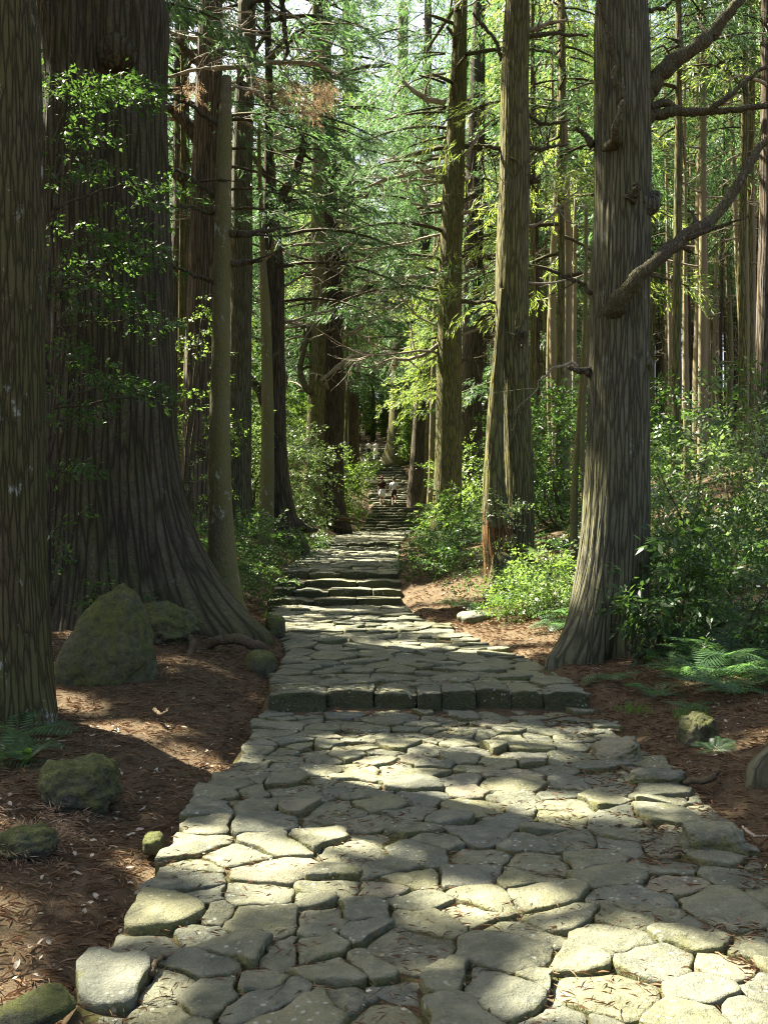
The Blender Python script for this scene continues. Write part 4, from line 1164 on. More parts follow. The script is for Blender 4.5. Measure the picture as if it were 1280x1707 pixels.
t14 = cedar('cedar_tree', 'bulging mossy twin trunk with a hollow rotten orange foot', 'tree', [(945, 862, 54), (900, 864, 55), (850, 867, 50), (800, 866, 50), (700, 858, 49), (630, 855, 50), (560, 852, 56), (400, 853, 53), (300, 855, 51), (200, 857, 48), (100, 859, 45), (0, 864, 42)], 16.5, 26, 'bark_moss', 25, (11, 26, 3.8, 34, .5), 3, (6, 10), seg=110, ridge=.009, ridge_k=11, vis=.08)
V, Fc, foot, _, _ = trunk_shape([(1010, 826, 34), (980, 832, 46), (950, 836, 56), (910, 835, 58), (870, 826, 46), (800, 823, 34), (700, 826, 27), (640, 829, 22), (580, 832, 17), (520, 835, 11), (480, 838, 6)], 16.2, 1, 61, 60, .010, 9, vis=.06)
side = link('side_stem', mk_mesh('side_stem', V + foot - t14[1], Fc, M['bark_moss'], bark=BARK_MAP[len(V)]), t14[0])
# the lower trunk is rotten orange wood on the side towards the path
for o in t14[0].children:
    if o.name.startswith('trunk') or o.name.startswith('side_stem'):
        tm = o.data
        tm.materials.append(M['rotten'])
        for p in tm.polygons:
            c = p.center
            lim = (1.5 if o is side else 1.15) + .35 * float(vnoise(np.array([c[0] * 5, c[1] * 5, c[2] * .6]), 3)) - (0 if o is side else 1.4 * max(0, c[0] - .05))
            if c[2] + t14[1][2] < lim: p.material_index = 1
(V, Fc), _, _ = limb([px(a, b, 15.9 - .2 * k) - t14[1] for k, (a, b) in enumerate(((838, 930), (830, 965), (822, 1000), (806, 1030), (780, 1042)))], [.16, .14, .12, .09, .03], 10, 12, .012, 20); link('root', mk_mesh('root', V, Fc, M['bark_moss']), t14[0])
for pts, w in ((((868, 238), (890, 245), (920, 243), (950, 240)), (9, 8, 6, 2)), (((838, 250), (815, 246), (790, 242)), (9, 7, 4)), (((836, 100), (822, 70), (800, 40), (788, 22)), (8, 6, 6, 4)), (((870, 60), (900, 58), (940, 55), (980, 60)), (10, 8, 6, 4)), (((872, 180), (890, 195), (915, 205), (950, 200)), (9, 7, 6, 3)), (((835, 508), (815, 503), (795, 505)), (7, 6, 4)), (((872, 290), (885, 300), (900, 302)), (16, 12, 6)), (((866, 560, -.3), (872, 556, -.4), (868, 580, -.4)), (8, 9, 4)), (((872, 320), (890, 300), (905, 285)), (8, 6, 3))):
    add_limb(t14[0], t14[1], 16.5, pts, w, seed=int(pts[1][0]), twigs=2)
t12 = cedar('cedar_tree', 'straight mid-distance cedar with a bright lit edge, right beside the third terrace', 'tree', [(910, 742, 58), (850, 745, 48), (700, 748, 43), (600, 750, 41), (400, 752, 38), (300, 755, 36), (200, 760, 30), (100, 764, 26), (0, 768, 22)], 28.7, 28, 'bark_moss', 27, (11, 28, 4.4, 66, .5), 6, (7, 13), seg=70, ridge=.008, ridge_k=12, vis=.14)
for pts, w in ((((738, 280), (712, 284), (680, 290), (640, 300), (606, 315)), (9, 8, 7, 6, 3)), (((735, 342), (710, 343), (684, 338)), (7, 6, 3)), (((733, 455), (700, 462), (660, 465), (620, 470), (600, 465)), (8, 8, 7, 6, 3)), (((770, 338), (785, 328), (797, 325)), (8, 7, 4)), (((768, 245), (800, 246), (830, 243)), (10, 9, 7)), (((768, 502), (795, 503), (820, 500)), (8, 7, 6)), (((768, 428), (800, 427), (826, 425)), (7, 6, 5)), (((735, 570), (700, 592), (668, 598), (640, 585)), (7, 6, 5, 2)), (((742, 172), (715, 165), (690, 150), (670, 135)), (12, 10, 8, 5)), (((768, 605), (782, 600), (794, 597)), (6, 5, 3))):
    add_limb(t12[0], t12[1], 28.7, pts, w, seed=int(pts[1][0] + pts[1][1]), twigs=5, mat='twig' if pts[0][0] < 745 else 'limb')
t13 = cedar('cedar_tree', 'shaded dark trunk standing just behind the bright-edged cedar', 'tree', [(890, 785, 44), (700, 786, 36), (500, 788, 33), (300, 791, 31), (200, 795, 28), (0, 798, 20)], 36, 29, 'bark_dark', 29, (12, 29, 4.6, 60, .55), 8, (8, 15), seg=36, vis=.25)
t17 = cedar('cedar_tree', 'short-looking reddish dark trunk close to the long stair', 'tree', [(810, 694, 32), (780, 696, 26), (700, 700, 23), (560, 704, 20), (400, 708, 18), (0, 714, 12)], 57, 36, 'bark_red', 31, (12, 36, 6, 60, .7), 10, (8, 18), seg=30, vis=.35, templates=CEDAR_FAR)
t18 = cedar('slim_tree', 'thin sunlit stem between the stair and the bright-edged cedar', 'tree', [(880, 714, 13), (800, 718, 10), (700, 721, 8), (600, 723, 8), (400, 726, 7), (250, 727, 4)], 44, 17, 'bark_pale', 33, None, 5, (6, 12), seg=14, vis=.3)
t18b = cedar('slim_tree', 'crooked mossy stem leaning beside the stair foot', 'tree', [(860, 700, 18), (830, 706, 11), (760, 712, 8), (640, 716, 7), (500, 718, 4)], 50, 12, 'bark_moss', 34, None, 5, (5, 11), seg=14, vis=.3, wob=.1)
t19 = cedar('cedar_tree', 'moss-grown broad-footed trunk squeezing the top of the stair', 'tree', [(775, 664, 62), (755, 665, 48), (730, 666, 38), (600, 668, 30), (300, 670, 22), (0, 672, 16)], 84, 45, 'bark_moss', 35, (14, 45, 7, 60, .8), 6, (9, 20), seg=30, vis=.4, templates=CEDAR_FAR)
t16 = cedar('slim_tree', 'slender bare double-stem sapling behind the massive grey-green cedar', 'tree', [(905, 958, 14), (800, 960, 11), (700, 964, 10), (560, 972, 9), (470, 976, 6)], 14, 6, 'bark_slim', 37, None, 0, seg=12, vis=.1, wob=.03)
(V, Fc), _, _ = limb([px(a, b, 13.8) - t16[1] for a, b in ((974, 930), (972, 800), (976, 650), (982, 500), (988, 400))], [.045, .04, .035, .03, .015], 6, 8, .012); link('side_stem', mk_mesh('side_stem', V, Fc, M['bark_slim']), t16[0])
add_limb(t16[0], t16[1], 13.9, [(962, 610), (950, 604), (925, 612), (905, 630), (890, 655)], (6, 5, 4, 3, 2), seed=66, mat='twig', twigs=2)
# pale and reddish trunks at the edge of the plantation
t20 = cedar('plantation_cedar', 'straight smooth trunk rising clear above the pale shrub, thickest in the plantation', 'tree', [(720, 1163, 20), (600, 1164, 18), (300, 1168, 16), (0, 1172, 12)], 26, 25, 'bark_pale', 39, (13, 25, 3, 30, .5), 3, (8, 12), seg=20, vis=.25)
t21 = cedar('plantation_cedar', 'slender sunlit trunk near the frame edge with dead twigs', 'tree', [(720, 1250, 15), (500, 1253, 14), (300, 1250, 12), (0, 1252, 10)], 27, 24, 'bark_pale', 41, (14, 24, 2.8, 26, .5), 5, (5, 12), seg=16, vis=.3)
t22 = cedar('plantation_cedar', 'reddish brown thicker trunk cut by the frame edge behind the shrubs', 'tree', [(750, 1274, 36), (500, 1276, 32), (200, 1280, 28), (0, 1281, 25)], 19, 23, 'bark_red', 43, (12, 23, 3, 28, .5), 3, (5, 10), seg=30, ridge=.006, ridge_k=9, vis=.2)
t23 = cedar('plantation_cedar', 'thin yellowish stem leaning a little in front of the plantation', 'tree', [(720, 1144, 12), (600, 1143, 10), (450, 1141, 8), (430, 1141, 6)], 24, 13, 'bark_pale', 45, None, 4, (5, 10), seg=12, vis=.3)
t24 = cedar('plantation_cedar', 'thin dark stem beside the slender sunlit trunk', 'tree', [(720, 1240, 11), (500, 1232, 10), (300, 1222, 8), (0, 1210, 6)], 29, 20, 'bark_pale', 46, (14, 20, 2.2, 18, .5), 4, (5, 12), seg=12, vis=.3)
# root of a tree outside the picture, on the near right
V, Fc, foot, _, _ = trunk_shape([(1330, 1420, 210), (1200, 1430, 170), (0, 1440, 150)], 5.9, 16, 71, 120, .008, 11, ((3.25, .95, .34), (-1.2, .4, .4), (1.0, .4, .4)), .30, .01, .05)
t = thing('cedar_tree', 'furrowed mossy root running down onto the brown needles beside the raised stones', 'tree', foot)
link('trunk', mk_mesh('trunk', V, Fc, M['bark_grey'], bark=BARK_MAP[len(V)]), t)

# ------------------------------------------------------------------ trees added on the sunny side to shade the path, off the picture's edge
def clear_spot(x, y):
    """nudge a trunk out of the way of the patches of sun"""
    best, bs = (x, y), 1e9
    for _ in range(60):
        a, b = (x + rr.uniform(-1.3, 1.3), y + rr.uniform(-1.3, 1.3)) if _ else (x, y)
        s = ((a - LITP[:, 0]) * SUN[0] + (b - LITP[:, 1]) * SUN[1]) / (SUN[0] ** 2 + SUN[1] ** 2)
        d = np.hypot(LITP[:, 0] + SUN[0] * s - a, LITP[:, 1] + SUN[1] * s - b)
        c = ((d < .42 + LITP[:, 3] * .5) & (s > 0) & (s * SUN[2] < 22)).sum()
        if c < bs: best, bs = (a, b), c
    return best
k = 0
for (x, y, top, rad, z0) in ((-6.6, 13.0, 24, 4.2, 10), (-9.2, 17.5, 26, 4.8, 8), (-7.0, 20.5, 27, 4.4, 9), (-11.5, 23.0, 28, 5, 9), (-8.6, 26.5, 28, 4.6, 9), (-12.5, 14.5, 24, 4.8, 8), (-6.2, 30, 28, 4.2, 11), (-11.5, 32, 28, 5, 9), (-15.5, 27, 28, 5, 8), (-15.5, 19.5, 26, 5, 8), (-6.4, 9.2, 20, 3.2, 11), (-10.5, 8.6, 22, 4.6, 9), (-15, 10.5, 24, 5, 7), (-8.6, 5.6, 20, 3.6, 10), (-18, 16, 26, 5, 8)):
    x, y = clear_spot(x, y)
    g = on_ground(x, y)
    V, Fc, foot, cen, rd = trunk_shape([(HOR - (g - CAMZ) * F / y, 640 + x * F / y, .8 * F / y), (HOR - (g + 9 - CAMZ) * F / y, 640 + (x + .1) * F / y, .55 * F / y)], y, g + top, 200 + k, 26, vis=.4)
    t = thing('cedar_tree', 'tall cedar added to shade the path, beyond the giant trunk', 'tree', foot, 'cedars added to shade the path')
    link('trunk', mk_mesh('trunk', V, Fc, M['bark_red']), t)
    V, Fc, mi = crown_arrays(foot, z0, top, rad, 50, .5, 300 + k, CEDAR_FAR if x > -.46 * y else SHADE, 1.2, True, dens=1.2)
    link('crown', mk_mesh('crown', V - foot, Fc, [M['cedar'], M['limb']], mi), t)
    k += 1

# ------------------------------------------------------------------ the forest behind: shared trunks and crowns
def local_trunk(r, h, seed, seg=12):
    z = np.concatenate([[-.5, 0, .3, .8], np.linspace(1.6, h, 14)])
    rr = r * np.concatenate([[1.5, 1.4, 1.2, 1.05], 1 - np.linspace(0, 1, 14) ** 1.2 * .88])
    w = np.stack([vnoise(np.stack([z * .2, z * 0 + seed, z * 0], -1)) * .12, vnoise(np.stack([z * .2, z * 0 + seed + 7, z * 0], -1)) * .12, z], -1)
    return tube(w, rr, seg)
TR = []
for k, (r, h, m) in enumerate(((.30, 27, 'bark_dark'), (.38, 29, 'bark_red'), (.24, 25, 'bark_grey'), (.34, 28, 'bark_moss'))):
    V, Fc = local_trunk(r, h, k); TR.append(mk_mesh('trunk', V, Fc, M[m]))
TRP = []
for k, m in enumerate(('bark_pale', 'bark_dark', 'bark_pale', 'bark_moss')):
    V, Fc = local_trunk(.105, 21, 30 + k, 8); TRP.append(mk_mesh('trunk', V, Fc, M[m]))
CR = []
for k, (z0, z1, rad, nb, tp, lf) in enumerate(((8, 27, 4.6, 60, CEDAR_FAR, 'cedar'), (5, 29, 4.2, 72, CEDAR_FAR, 'cedar'), (9, 26, 4.0, 54, CEDAR_FAR, 'cedar_light'), (6, 28, 5.0, 72, CEDAR_FAR, 'cedar'))):
    V, Fc, mi = crown_arrays((0, 0, 0), z0, z1, rad, nb, .5, 400 + k, tp, 1.15, dens=1.35); CR.append(mk_mesh('crown', V, Fc, [M[lf], M['limb']], mi))
CRP = []
for k, (z0, z1, lf) in enumerate(((10, 21, 'cedar'), (12, 21.5, 'cedar_light'), (9, 21, 'cedar'))):
    V, Fc, mi = crown_arrays((0, 0, 0), z0, z1, 1.8, 28, .5, 430 + k, CEDAR_FAR, 1.0, dens=.75); CRP.append(mk_mesh('crown', V, Fc, [M[lf], M['limb']], mi))
CRB = []
for k, lf in enumerate(('broad_bright', 'broad', 'broad_bright')):
    V, Fc, mi = crown_arrays((0, 0, 0), 1.2, 6.5, 2.3, 26, .4, 460 + k, LEAFY_FAR, 1.0, dens=1.3, droop=.1); CRB.append(mk_mesh('crown', V, Fc, [M[lf], M['limb']], mi))
TRB = []
for k in range(2):
    V, Fc = local_trunk(.06, 6.2, 50 + k, 6); TRB.append(mk_mesh('trunk', V, Fc, M['bark_slim']))
DT = []
for k in range(5):
    parts = []
    for j in range(9):
        a = rr.uniform(0, 6.28); z = rr.uniform(4, 11)
        parts += twiggy((0, 0, z), (math.cos(a), math.sin(a), rr.uniform(-.2, .3)), rr.uniform(1, 2.4), .03, 700 + 20 * k + j, 5, .2, 0, 4)
    V, Fc, _ = join(parts); DT.append(mk_mesh('dead_branches', V, Fc, M['twig']))

def stand(name, label, group, x, y, trunk, crown, s, dead=None, cat='tree', sz=None):
    z = on_ground(x, y)
    t = thing(name, label, cat, (x, y, z), group)
    t.rotation_euler = (0, 0, rr.uniform(0, 6.28)); t.scale = (s, s, s * (sz or 1))
    link('trunk', trunk, t)
    if crown: link('crown', crown, t)
    if dead: link('dead_branches', dead, t)['kind'] = 'stuff'
    return t
taken = []
def free(x, y, d):
    for a, b in taken:
        if (a - x) ** 2 + (b - y) ** 2 < d * d: return False
    taken.append((x, y)); return True
for o in list(scene.objects):
    if o.parent is None and o.get('category') == 'tree': taken.append((o.location[0], o.location[1]))
def blocks_sun(x, y, small=False):
    for c, r in LIT3:
        if c[1] < 20: continue
        r0 = 2.0 if small else 3.7 if c[1] > 44 and c[2] < 9 else 2.0
        for z in (2, 4, 6) if small else (8, 13, 18, 24):
            s = (z + on_gr[min(int(y), 200)] - c[2]) / SUN[2]
            if s > 1.5 and (c[0] + SUN[0] * s - x) ** 2 + (c[1] + SUN[1] * s - y) ** 2 < r0 ** 2: return True
    return False
on_gr = [float(path_z(v)) for v in range(0, 201)]
# big cedars further back, both sides of the way and closing the view at its end
n = 0
for _ in range(6000):
    y = rr.uniform(30, 190) if _ >= 400 else rr.uniform(108, 150); x = rr.uniform(-.62, .62) * y
    u = 640 + x * F / y
    if y > 108 and _ < 3000 and abs(x + 1.5) > 16: continue
    if y < 112 and (path_l(y) - 1.6 < x < path_r(y) + 1.8): continue
    if y < 60 and 560 < u < 740: continue
    if y < 100 and 600 < u < 690: continue
    if x > 4 and y < 75 and u > 880: continue
    if blocks_sun(x, y): continue
    if not free(x, y, (4.8 if x < 0 else 4.2) if y < 90 else 4.6): continue
    side = 'in the shade beyond the giant cedar' if x < -2 and y < 112 else 'in the woods beyond the twin-trunked cedar' if y < 112 else 'closing the view above the top of the stair'
    stand('cedar_tree', 'tall straight cedar ' + side, 'cedars ' + side, x, y, TR[n % 4], CR[(n * 3 + n // 4) % 4], rr.uniform(.85, 1.25), DT[n % 5] if y < 100 else None)
    n += 1
    if n >= 235: break
NB = n
# the plantation of slender stems
n = 0
for _ in range(6000):
    y = rr.uniform(22, 85); u = rr.uniform(880, 1420); x = (u - 640) * y / F
    if 950 < u < 1100 and y < 30: continue
    if not free(x, y, 1.25 if y < 60 else 1.0): continue
    stand('plantation_cedar', 'slender young cedar stem in the plantation beyond the shrubs', 'slender cedars of the plantation', x, y, TRP[n % 4], CRP[n % 3], rr.uniform(.75, 1.15), DT[n % 5] if n % 3 == 0 else None)
    n += 1
    if n >= 230: break
# understorey trees
n = 0
for _ in range(900):
    y = rr.uniform(24, 80); x = rr.uniform(-.42, .42) * y
    u = 640 + x * F / y
    if path_l(y) - 3.2 < x < path_r(y) + 3.4 or (450 < u < 770 and y < 50): continue
    if blocks_sun(x, y, True) or not free(x, y, 2.6): continue
    side = 'left of the stair behind the grey trunks' if x < 0 else 'between the big cedars and the plantation'
    side = side.replace('left of the stair behind', 'behind')
    stand('small_tree', 'small bushy broadleaf tree ' + side, 'small broadleaf trees ' + side, x, y, TRB[n % 2], CRB[n % 3], rr.uniform(.6, 1.1))
    n += 1
    if n >= 60: break
# pale feathery sprays of living green hanging beside the bright-edged cedar
for k, (a, b, n) in enumerate(((712, 540, 26), (705, 580, 26), (722, 640, 22), (690, 660, 26), (715, 490, 18), (700, 610, 14))):
    pos = px(a, b, 29.5) + np.stack([rr.normal(0, .28, n), rr.normal(0, .3, n), rr.normal(0, .22, n)], -1)
    dd = np.stack([rr.normal(-.6, .5, n), rr.normal(0, .5, n), rr.normal(-.25, .3, n)], -1)
    V, Fc = place(CEDAR, pos - t12[1], rot_to(dd, rr.uniform(-.4, .4, n)), rr.uniform(.45, .8, n), rr.integers(0, 5, n))
    (Vb, Fb), _, _ = limb([px(738, b - 20, 28.9) - t12[1], px((a + 738) / 2, b - 14, 29.2) - t12[1], px(a, b, 29.5) - t12[1]], [.04, .03, .01], k, 5, .02)
    V, Fc, mi = join([(V, Fc, 0), (Vb, Fb, 1)])
    link('branch_foliage', mk_mesh('branch_foliage', V, Fc, [M['cedar_light'], M['limb']], mi), t12[0])

# lower leafy limbs reaching over the way, and light-green young trees filling the gaps
def lower_crown(T, z0, z1, rad, nb, az, seed, leaf='cedar_light', sc=.9, step=.42):
    V, Fc, mi = crown_arrays(T[1], z0, z1, rad, nb, step, seed, CEDAR, sc, True, True, dens=1.3, az=az)
    link('lower_crown', mk_mesh('lower_crown', V - T[1], Fc, [M[leaf], M['limb']], mi), T[0])
lower_crown(t9, 9, 19, 5.5, 22, (-1.0, .7), 801, 'cedar', 1.0)
lower_crown(t8, 8, 16, 4.5, 16, (1.5, 4.2), 802, 'cedar', 1.0)
lower_crown(t12, 6.5, 15, 4.2, 18, (2.2, 4.2), 803, 'cedar', .9)
lower_crown(t13, 6, 16, 4.5, 22, (-.8, .9), 804, 'cedar', 1.0)
lower_crown(t7, 6, 13, 3.2, 14, (-.6, 1.0), 805, 'cedar', .85)
lower_crown(t4, 6.5, 12, 3.2, 14, (-.9, .5), 806, 'cedar', .8)
lower_crown(t17, 8, 20, 6, 22, (1.8, 4.4), 807, 'cedar', 1.2)
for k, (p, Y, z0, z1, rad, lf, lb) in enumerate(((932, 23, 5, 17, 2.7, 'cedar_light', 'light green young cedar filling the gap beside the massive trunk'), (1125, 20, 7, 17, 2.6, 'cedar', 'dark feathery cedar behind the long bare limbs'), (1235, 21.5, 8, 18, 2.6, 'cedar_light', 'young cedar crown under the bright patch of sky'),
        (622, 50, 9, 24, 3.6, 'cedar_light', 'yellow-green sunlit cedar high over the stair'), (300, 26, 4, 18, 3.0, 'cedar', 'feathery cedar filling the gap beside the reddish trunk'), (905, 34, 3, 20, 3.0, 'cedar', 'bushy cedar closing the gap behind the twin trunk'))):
    x = (p - 640) * Y / F
    if p == 622: x = path_l(Y) - .9
    g = on_ground(x, Y)
    V, Fc, foot, _, _ = trunk_shape([(HOR - (g - CAMZ) * F / Y, 640 + x * F / Y, .22 * F / Y), (HOR - (g + 8 - CAMZ) * F / Y, 640 + x * F / Y + 4, .14 * F / Y)], Y, g + z1, 850 + k, 12, vis=.3)
    t = thing('young_cedar', lb, 'young tree', foot)
    link('trunk', mk_mesh('trunk', V, Fc, M['bark_moss']), t)
    V, Fc, mi = crown_arrays(foot, z0, z1, rad, 46, .42, 860 + k, CEDAR, .9, True, dens=1.3)
    link('crown', mk_mesh('crown', V - foot, Fc, [M[lf], M['limb']], mi), t)
# bushes closing the view where the stair goes over the rise
n = 0
for _ in range(400):
    y = rr.uniform(107, 132); x = rr.uniform(-16, 14)
    if y < 109 and abs(x + .8) < 2: continue
    if not free(x, y, 1.6): continue
    stand('small_tree', 'small bushy broadleaf tree where the stair goes over the rise', 'small broadleaf trees over the rise', x, y, TRB[n % 2], CRB[n % 3], rr.uniform(.7, 1.3)); n += 1
    if n >= 44: break

# bare crooked branches arching over the way
def arch(T, Y, q, side, L, k):
    c = px(0, q, Y); z = c[2]
    p0 = np.array([px(T[2](z)[0] * F / Y + 640, q, Y)[0], Y, z])
    V, Fc, _ = join(twiggy(p0 + np.array([side * T[3](z) * .7, 0, 0]) - T[1], (side, rr.uniform(-.5, .3), rr.uniform(-.1, .45)), L, .045 * Y / 34, 1500 + k, 9, .24, rr.choice([-1, 1]), 6, 2))
    link('branch', mk_mesh('branch', V, Fc, M['twig']), T[0])
k = 0
for T, Y, side, qs in ((t9, 40.5, 1, (420, 455, 490, 530, 565, 610)), (t8, 39.5, -1, (400, 450, 500, 560)), (t12, 28.7, -1, (300, 390, 430, 500, 545, 590)), (t12, 28.7, 1, (380, 470, 560)), (t17, 57, -1, (500, 560, 600)), (t7, 24.6, 1, (420, 480, 540)), (t14, 16.5, 1, (380, 470))):
    for q in qs:
        arch(T, Y, q, side, rr.uniform(2.2, 4.2) * (1 if Y > 20 else .5), k); k += 1
# ------------------------------------------------------------------ shrubs
def shrub(label, at, w, h, n, templates, leaf, sc, seed, name='shrub', cat='shrub', d=None, stems=5, mat='limb', up=0.0):
    r = np.random.default_rng(seed)
    t = thing(name, label, cat, at)
    d = d or w
    P = r.normal(size=(n, 3)); P /= np.linalg.norm(P, axis=1, keepdims=True)
    P *= (r.uniform(0.15, 1, n) ** 0.45)[:, None]
    P *= (1 + 0.35 * fbm(P * 1.6 + seed, seed, 2))[:, None]
    pos = P * np.array([w / 2, d / 2, h / 2]) + np.array([0, 0, h * 0.55])
    gz = terrain(pos[:, 0] + at[0], pos[:, 1] + at[1]) - at[2]
    pos[:, 2] = np.maximum(pos[:, 2], gz + 0.04)
    dd = P.copy(); dd[:, 2] = dd[:, 2] * 0.5 + up + r.normal(0, .2, n); dd += r.normal(0, .35, (n, 3))
    V, Fc = place(templates, pos, rot_to(dd, r.normal(0, .5, n)), sc * r.uniform(.65, 1.25, n), r.integers(0, len(templates), n))
    link('foliage', mk_mesh('foliage', V, Fc, M[leaf], None, False), t)
    for k in range(stems):
        e = pos[r.integers(0, n)]
        (V, Fc), _, _ = limb([(r.normal(0, .06), r.normal(0, .06), -.1), e * .45 + r.normal(0, .05, 3), e], [.014 * max(1, h), .009 * max(1, h), .003], seed + k, 5, .02)
        link('stem', mk_mesh('stem', V, Fc, M[mat]), t)
    return t
def G(p, q, Y, dz=0.0):
    w_ = px(p, q, Y); return (w_[0], w_[1], on_ground(w_[0], w_[1]) + dz)
def S(label, p, Y, w, h, n, tp, leaf, sc, seed, **k):
    if tp is LEAFY: n, sc = int(n * .55), sc * 1.5
    return shrub(label, G(p, 0, Y), w, h, n, tp, leaf, sc, seed, **k)
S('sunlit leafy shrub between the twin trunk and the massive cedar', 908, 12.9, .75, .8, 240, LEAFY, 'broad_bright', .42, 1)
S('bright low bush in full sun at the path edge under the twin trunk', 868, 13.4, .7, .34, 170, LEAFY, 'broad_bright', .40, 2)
S('little white-green leaf spray held over the sunny bush', 920, 12.2, .45, .95, 60, LEAFY, 'broad_pale', .45, 3)
S('tall pale-leaved shrub catching light before the plantation', 1190, 11.0, 1.7, 2.4, 300, LEAFY, 'broad_pale', .52, 4)
S('wide dark shrub filling the bank under the pale one', 1240, 9.8, 1.6, 1.35, 300, LEAFY, 'broad', .48, 5)
S('shrub with long drooping glossy leaves against the massive cedar', 1122, 9.7, .6, 1.25, 60, BIGLEAF, 'broad', .7, 6)
S('low glossy-leaved sprig crossing the foot of the massive cedar', 1078, 9.5, .5, .95, 20, BIGLEAF, 'broad', .55, 7)
S('fresh green shrub deep behind the massive cedar foot', 1130, 13.5, 2.2, 1.9, 380, LEAFY, 'broad', .55, 8)
S('leafy thicket on the bank below the plantation stems', 1210, 15.5, 3.4, 2.2, 560, LEAFY, 'broad', .65, 9)
S('mid-green bush behind the slender double sapling', 935, 18.5, 2.0, 2.2, 420, LEAFY, 'broad', .62, 10)
S('dark bush in the gap behind the twin trunk', 905, 23.0, 2.6, 2.6, 420, LEAFY, 'broad', .8, 11)
S('dense low shrub at the foot of the bright-edged cedar', 755, 21.0, 1.7, 1.0, 330, LEAFY, 'broad', .5, 12)
S('ferny green bush at the terrace edge before the bright-edged cedar', 730, 17.5, 1.1, .6, 240, LEAFY, 'broad', .44, 13)
S('shrub with large pointed leaves at the base of the bright-edged cedar', 775, 25.0, 1.2, 1.1, 90, BIGLEAF, 'broad_bright', .9, 14)
S('climbing sprig growing out of the hollow orange foot', 832, 15.6, .5, 1.6, 70, LEAFY, 'broad_pale', .45, 15)
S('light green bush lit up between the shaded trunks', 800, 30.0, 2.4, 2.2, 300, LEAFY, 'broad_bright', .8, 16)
S('low dark-leaved bush between the slim trunk and the third terrace', 430, 18.5, 1.7, .75, 340, LEAFY, 'broad', .5, 17)
S('small-leaved bush at the foot of the slender pale trunk', 400, 16.0, 1.2, .8, 240, LEAFY, 'broad', .46, 18)
S('sun-bleached shrub glittering behind the dark forked trunk', 495, 29.0, 2.0, 3.0, 520, LEAFY, 'broad_pale', .72, 19)
S('sparkling bush in a sunny gap behind the slender pale trunk', 410, 25.0, 1.4, 3.4, 420, LEAFY, 'broad_pale', .66, 20)
S('rounded green shrub under the dark trunk by the upper walkers', 580, 47.0, 1.7, 3.2, 420, LEAFY, 'broad_bright', 1.0, 21)
S('small dark shrub at the root of the forked trunk', 515, 26.0, .9, .5, 130, LEAFY, 'broad', .5, 22)
S('green bush crowding the top of the stair beside the mossy trunk', 700, 80.0, 2.6, 5.0, 300, LEAFY_FAR, 'broad_bright', 1.2, 24)
S('leafy sprays hanging between the giant and the slim trunk', 318, 15.5, 1.0, 4.6, 150, LEAFY, 'broad_bright', .5, 25)
S('low leafy plants on the mound behind the wedge-shaped boulder', 150, 10.9, 1.3, .55, 90, LEAFY, 'broad', .42, 26)
S('bush in the dim gap behind the slim trunk', 345, 24.0, 2.4, 3.0, 320, LEAFY, 'broad_bright', .75, 27)

# ------------------------------------------------------------------ ferns
def frond(seed, L=0.5):
    r = np.random.default_rng(seed); V, Fc = [], []
    n = 15; up = r.uniform(.5, 1.0); k = 0
    def at(t): return np.array([L * t * (1 - .12 * t), 0, L * (up * .75 * t - up * .62 * t * t * 1.15)])
    for i in range(n):
        t = (i + 1.5) / (n + 1.5); b = at(t); tg = unit(at(min(1, t + .03)) - at(t - .03))
        l = L * .30 * math.sin(math.pi * (t * .86 + .12)) ** .8
        for sd in (-1, 1):
            d = unit(tg * .45 + np.array([0, sd, 0]) + np.array([0, 0, -.18]))
            V.append(kite(b, d, tg, l, L * .019)); Fc.append(KF + 4 * k); k += 1
    for i in range(6):
        a, b = at(i / 6), at((i + 1) / 6)
        V.append(np.array([a + [0, .003, 0], a - [0, .003, 0], b - [0, .002, 0], b + [0, .002, 0]])); Fc.append(KF + 4 * k); k += 1
    return np.concatenate(V), np.concatenate(Fc)
FR = [frond(s) for s in range(5)]
FERN_ME = []
for k in range(5):
    parts = []; r = np.random.default_rng(90 + k); n = 9
    a = np.arange(n) / n * 6.28 + r.normal(0, .3, n)
    V, Fc = place(FR, np.zeros((n, 3)), rot_to(np.stack([np.cos(a), np.sin(a), r.uniform(-.1, .35, n)], -1), r.normal(0, .15, n)), r.uniform(.7, 1.15, n), r.integers(0, 5, n))
    FERN_ME.append(mk_mesh('fern', V, Fc, M['fern'], None, False))
def fern(label, x, y, s, k, group=None, dz=0.0):
    o = link('fern', FERN_ME[k % 5]); o.location = (x, y, on_ground(x, y) + dz + .01); o.scale = (s, s, s); o.rotation_euler = (rr.normal(0, .12), rr.normal(0, .12), rr.uniform(0, 6.28))
    return tag(o, label, 'fern', group)
for k, (p, Y, s, lb) in enumerate(((25, 6.95, .95, 'feathery fern leaning over the foot of the closest trunk'), (5, 6.4, .8, 'fern at the very edge below the closest trunk'), (1020, 8.9, .75, 'low fern at the foot of the massive cedar on brown needles'),
        (1095, 8.3, .85, 'solitary fern on the bare dirt between bank and kerb step'), (1150, 7.75, .5, 'small bluish fern clump alone on the needle-covered slope'), (1225, 7.9, .95, 'pale fern with spread fronds at the edge of the fern bank'),
        (1190, 6.7, .4, 'tiny bright green fern above the rough upright stone'))):
    w_ = px(p, 0, Y); fern(lb, w_[0], Y, s * (1.15 if p < 100 else .9), k)
n = 0
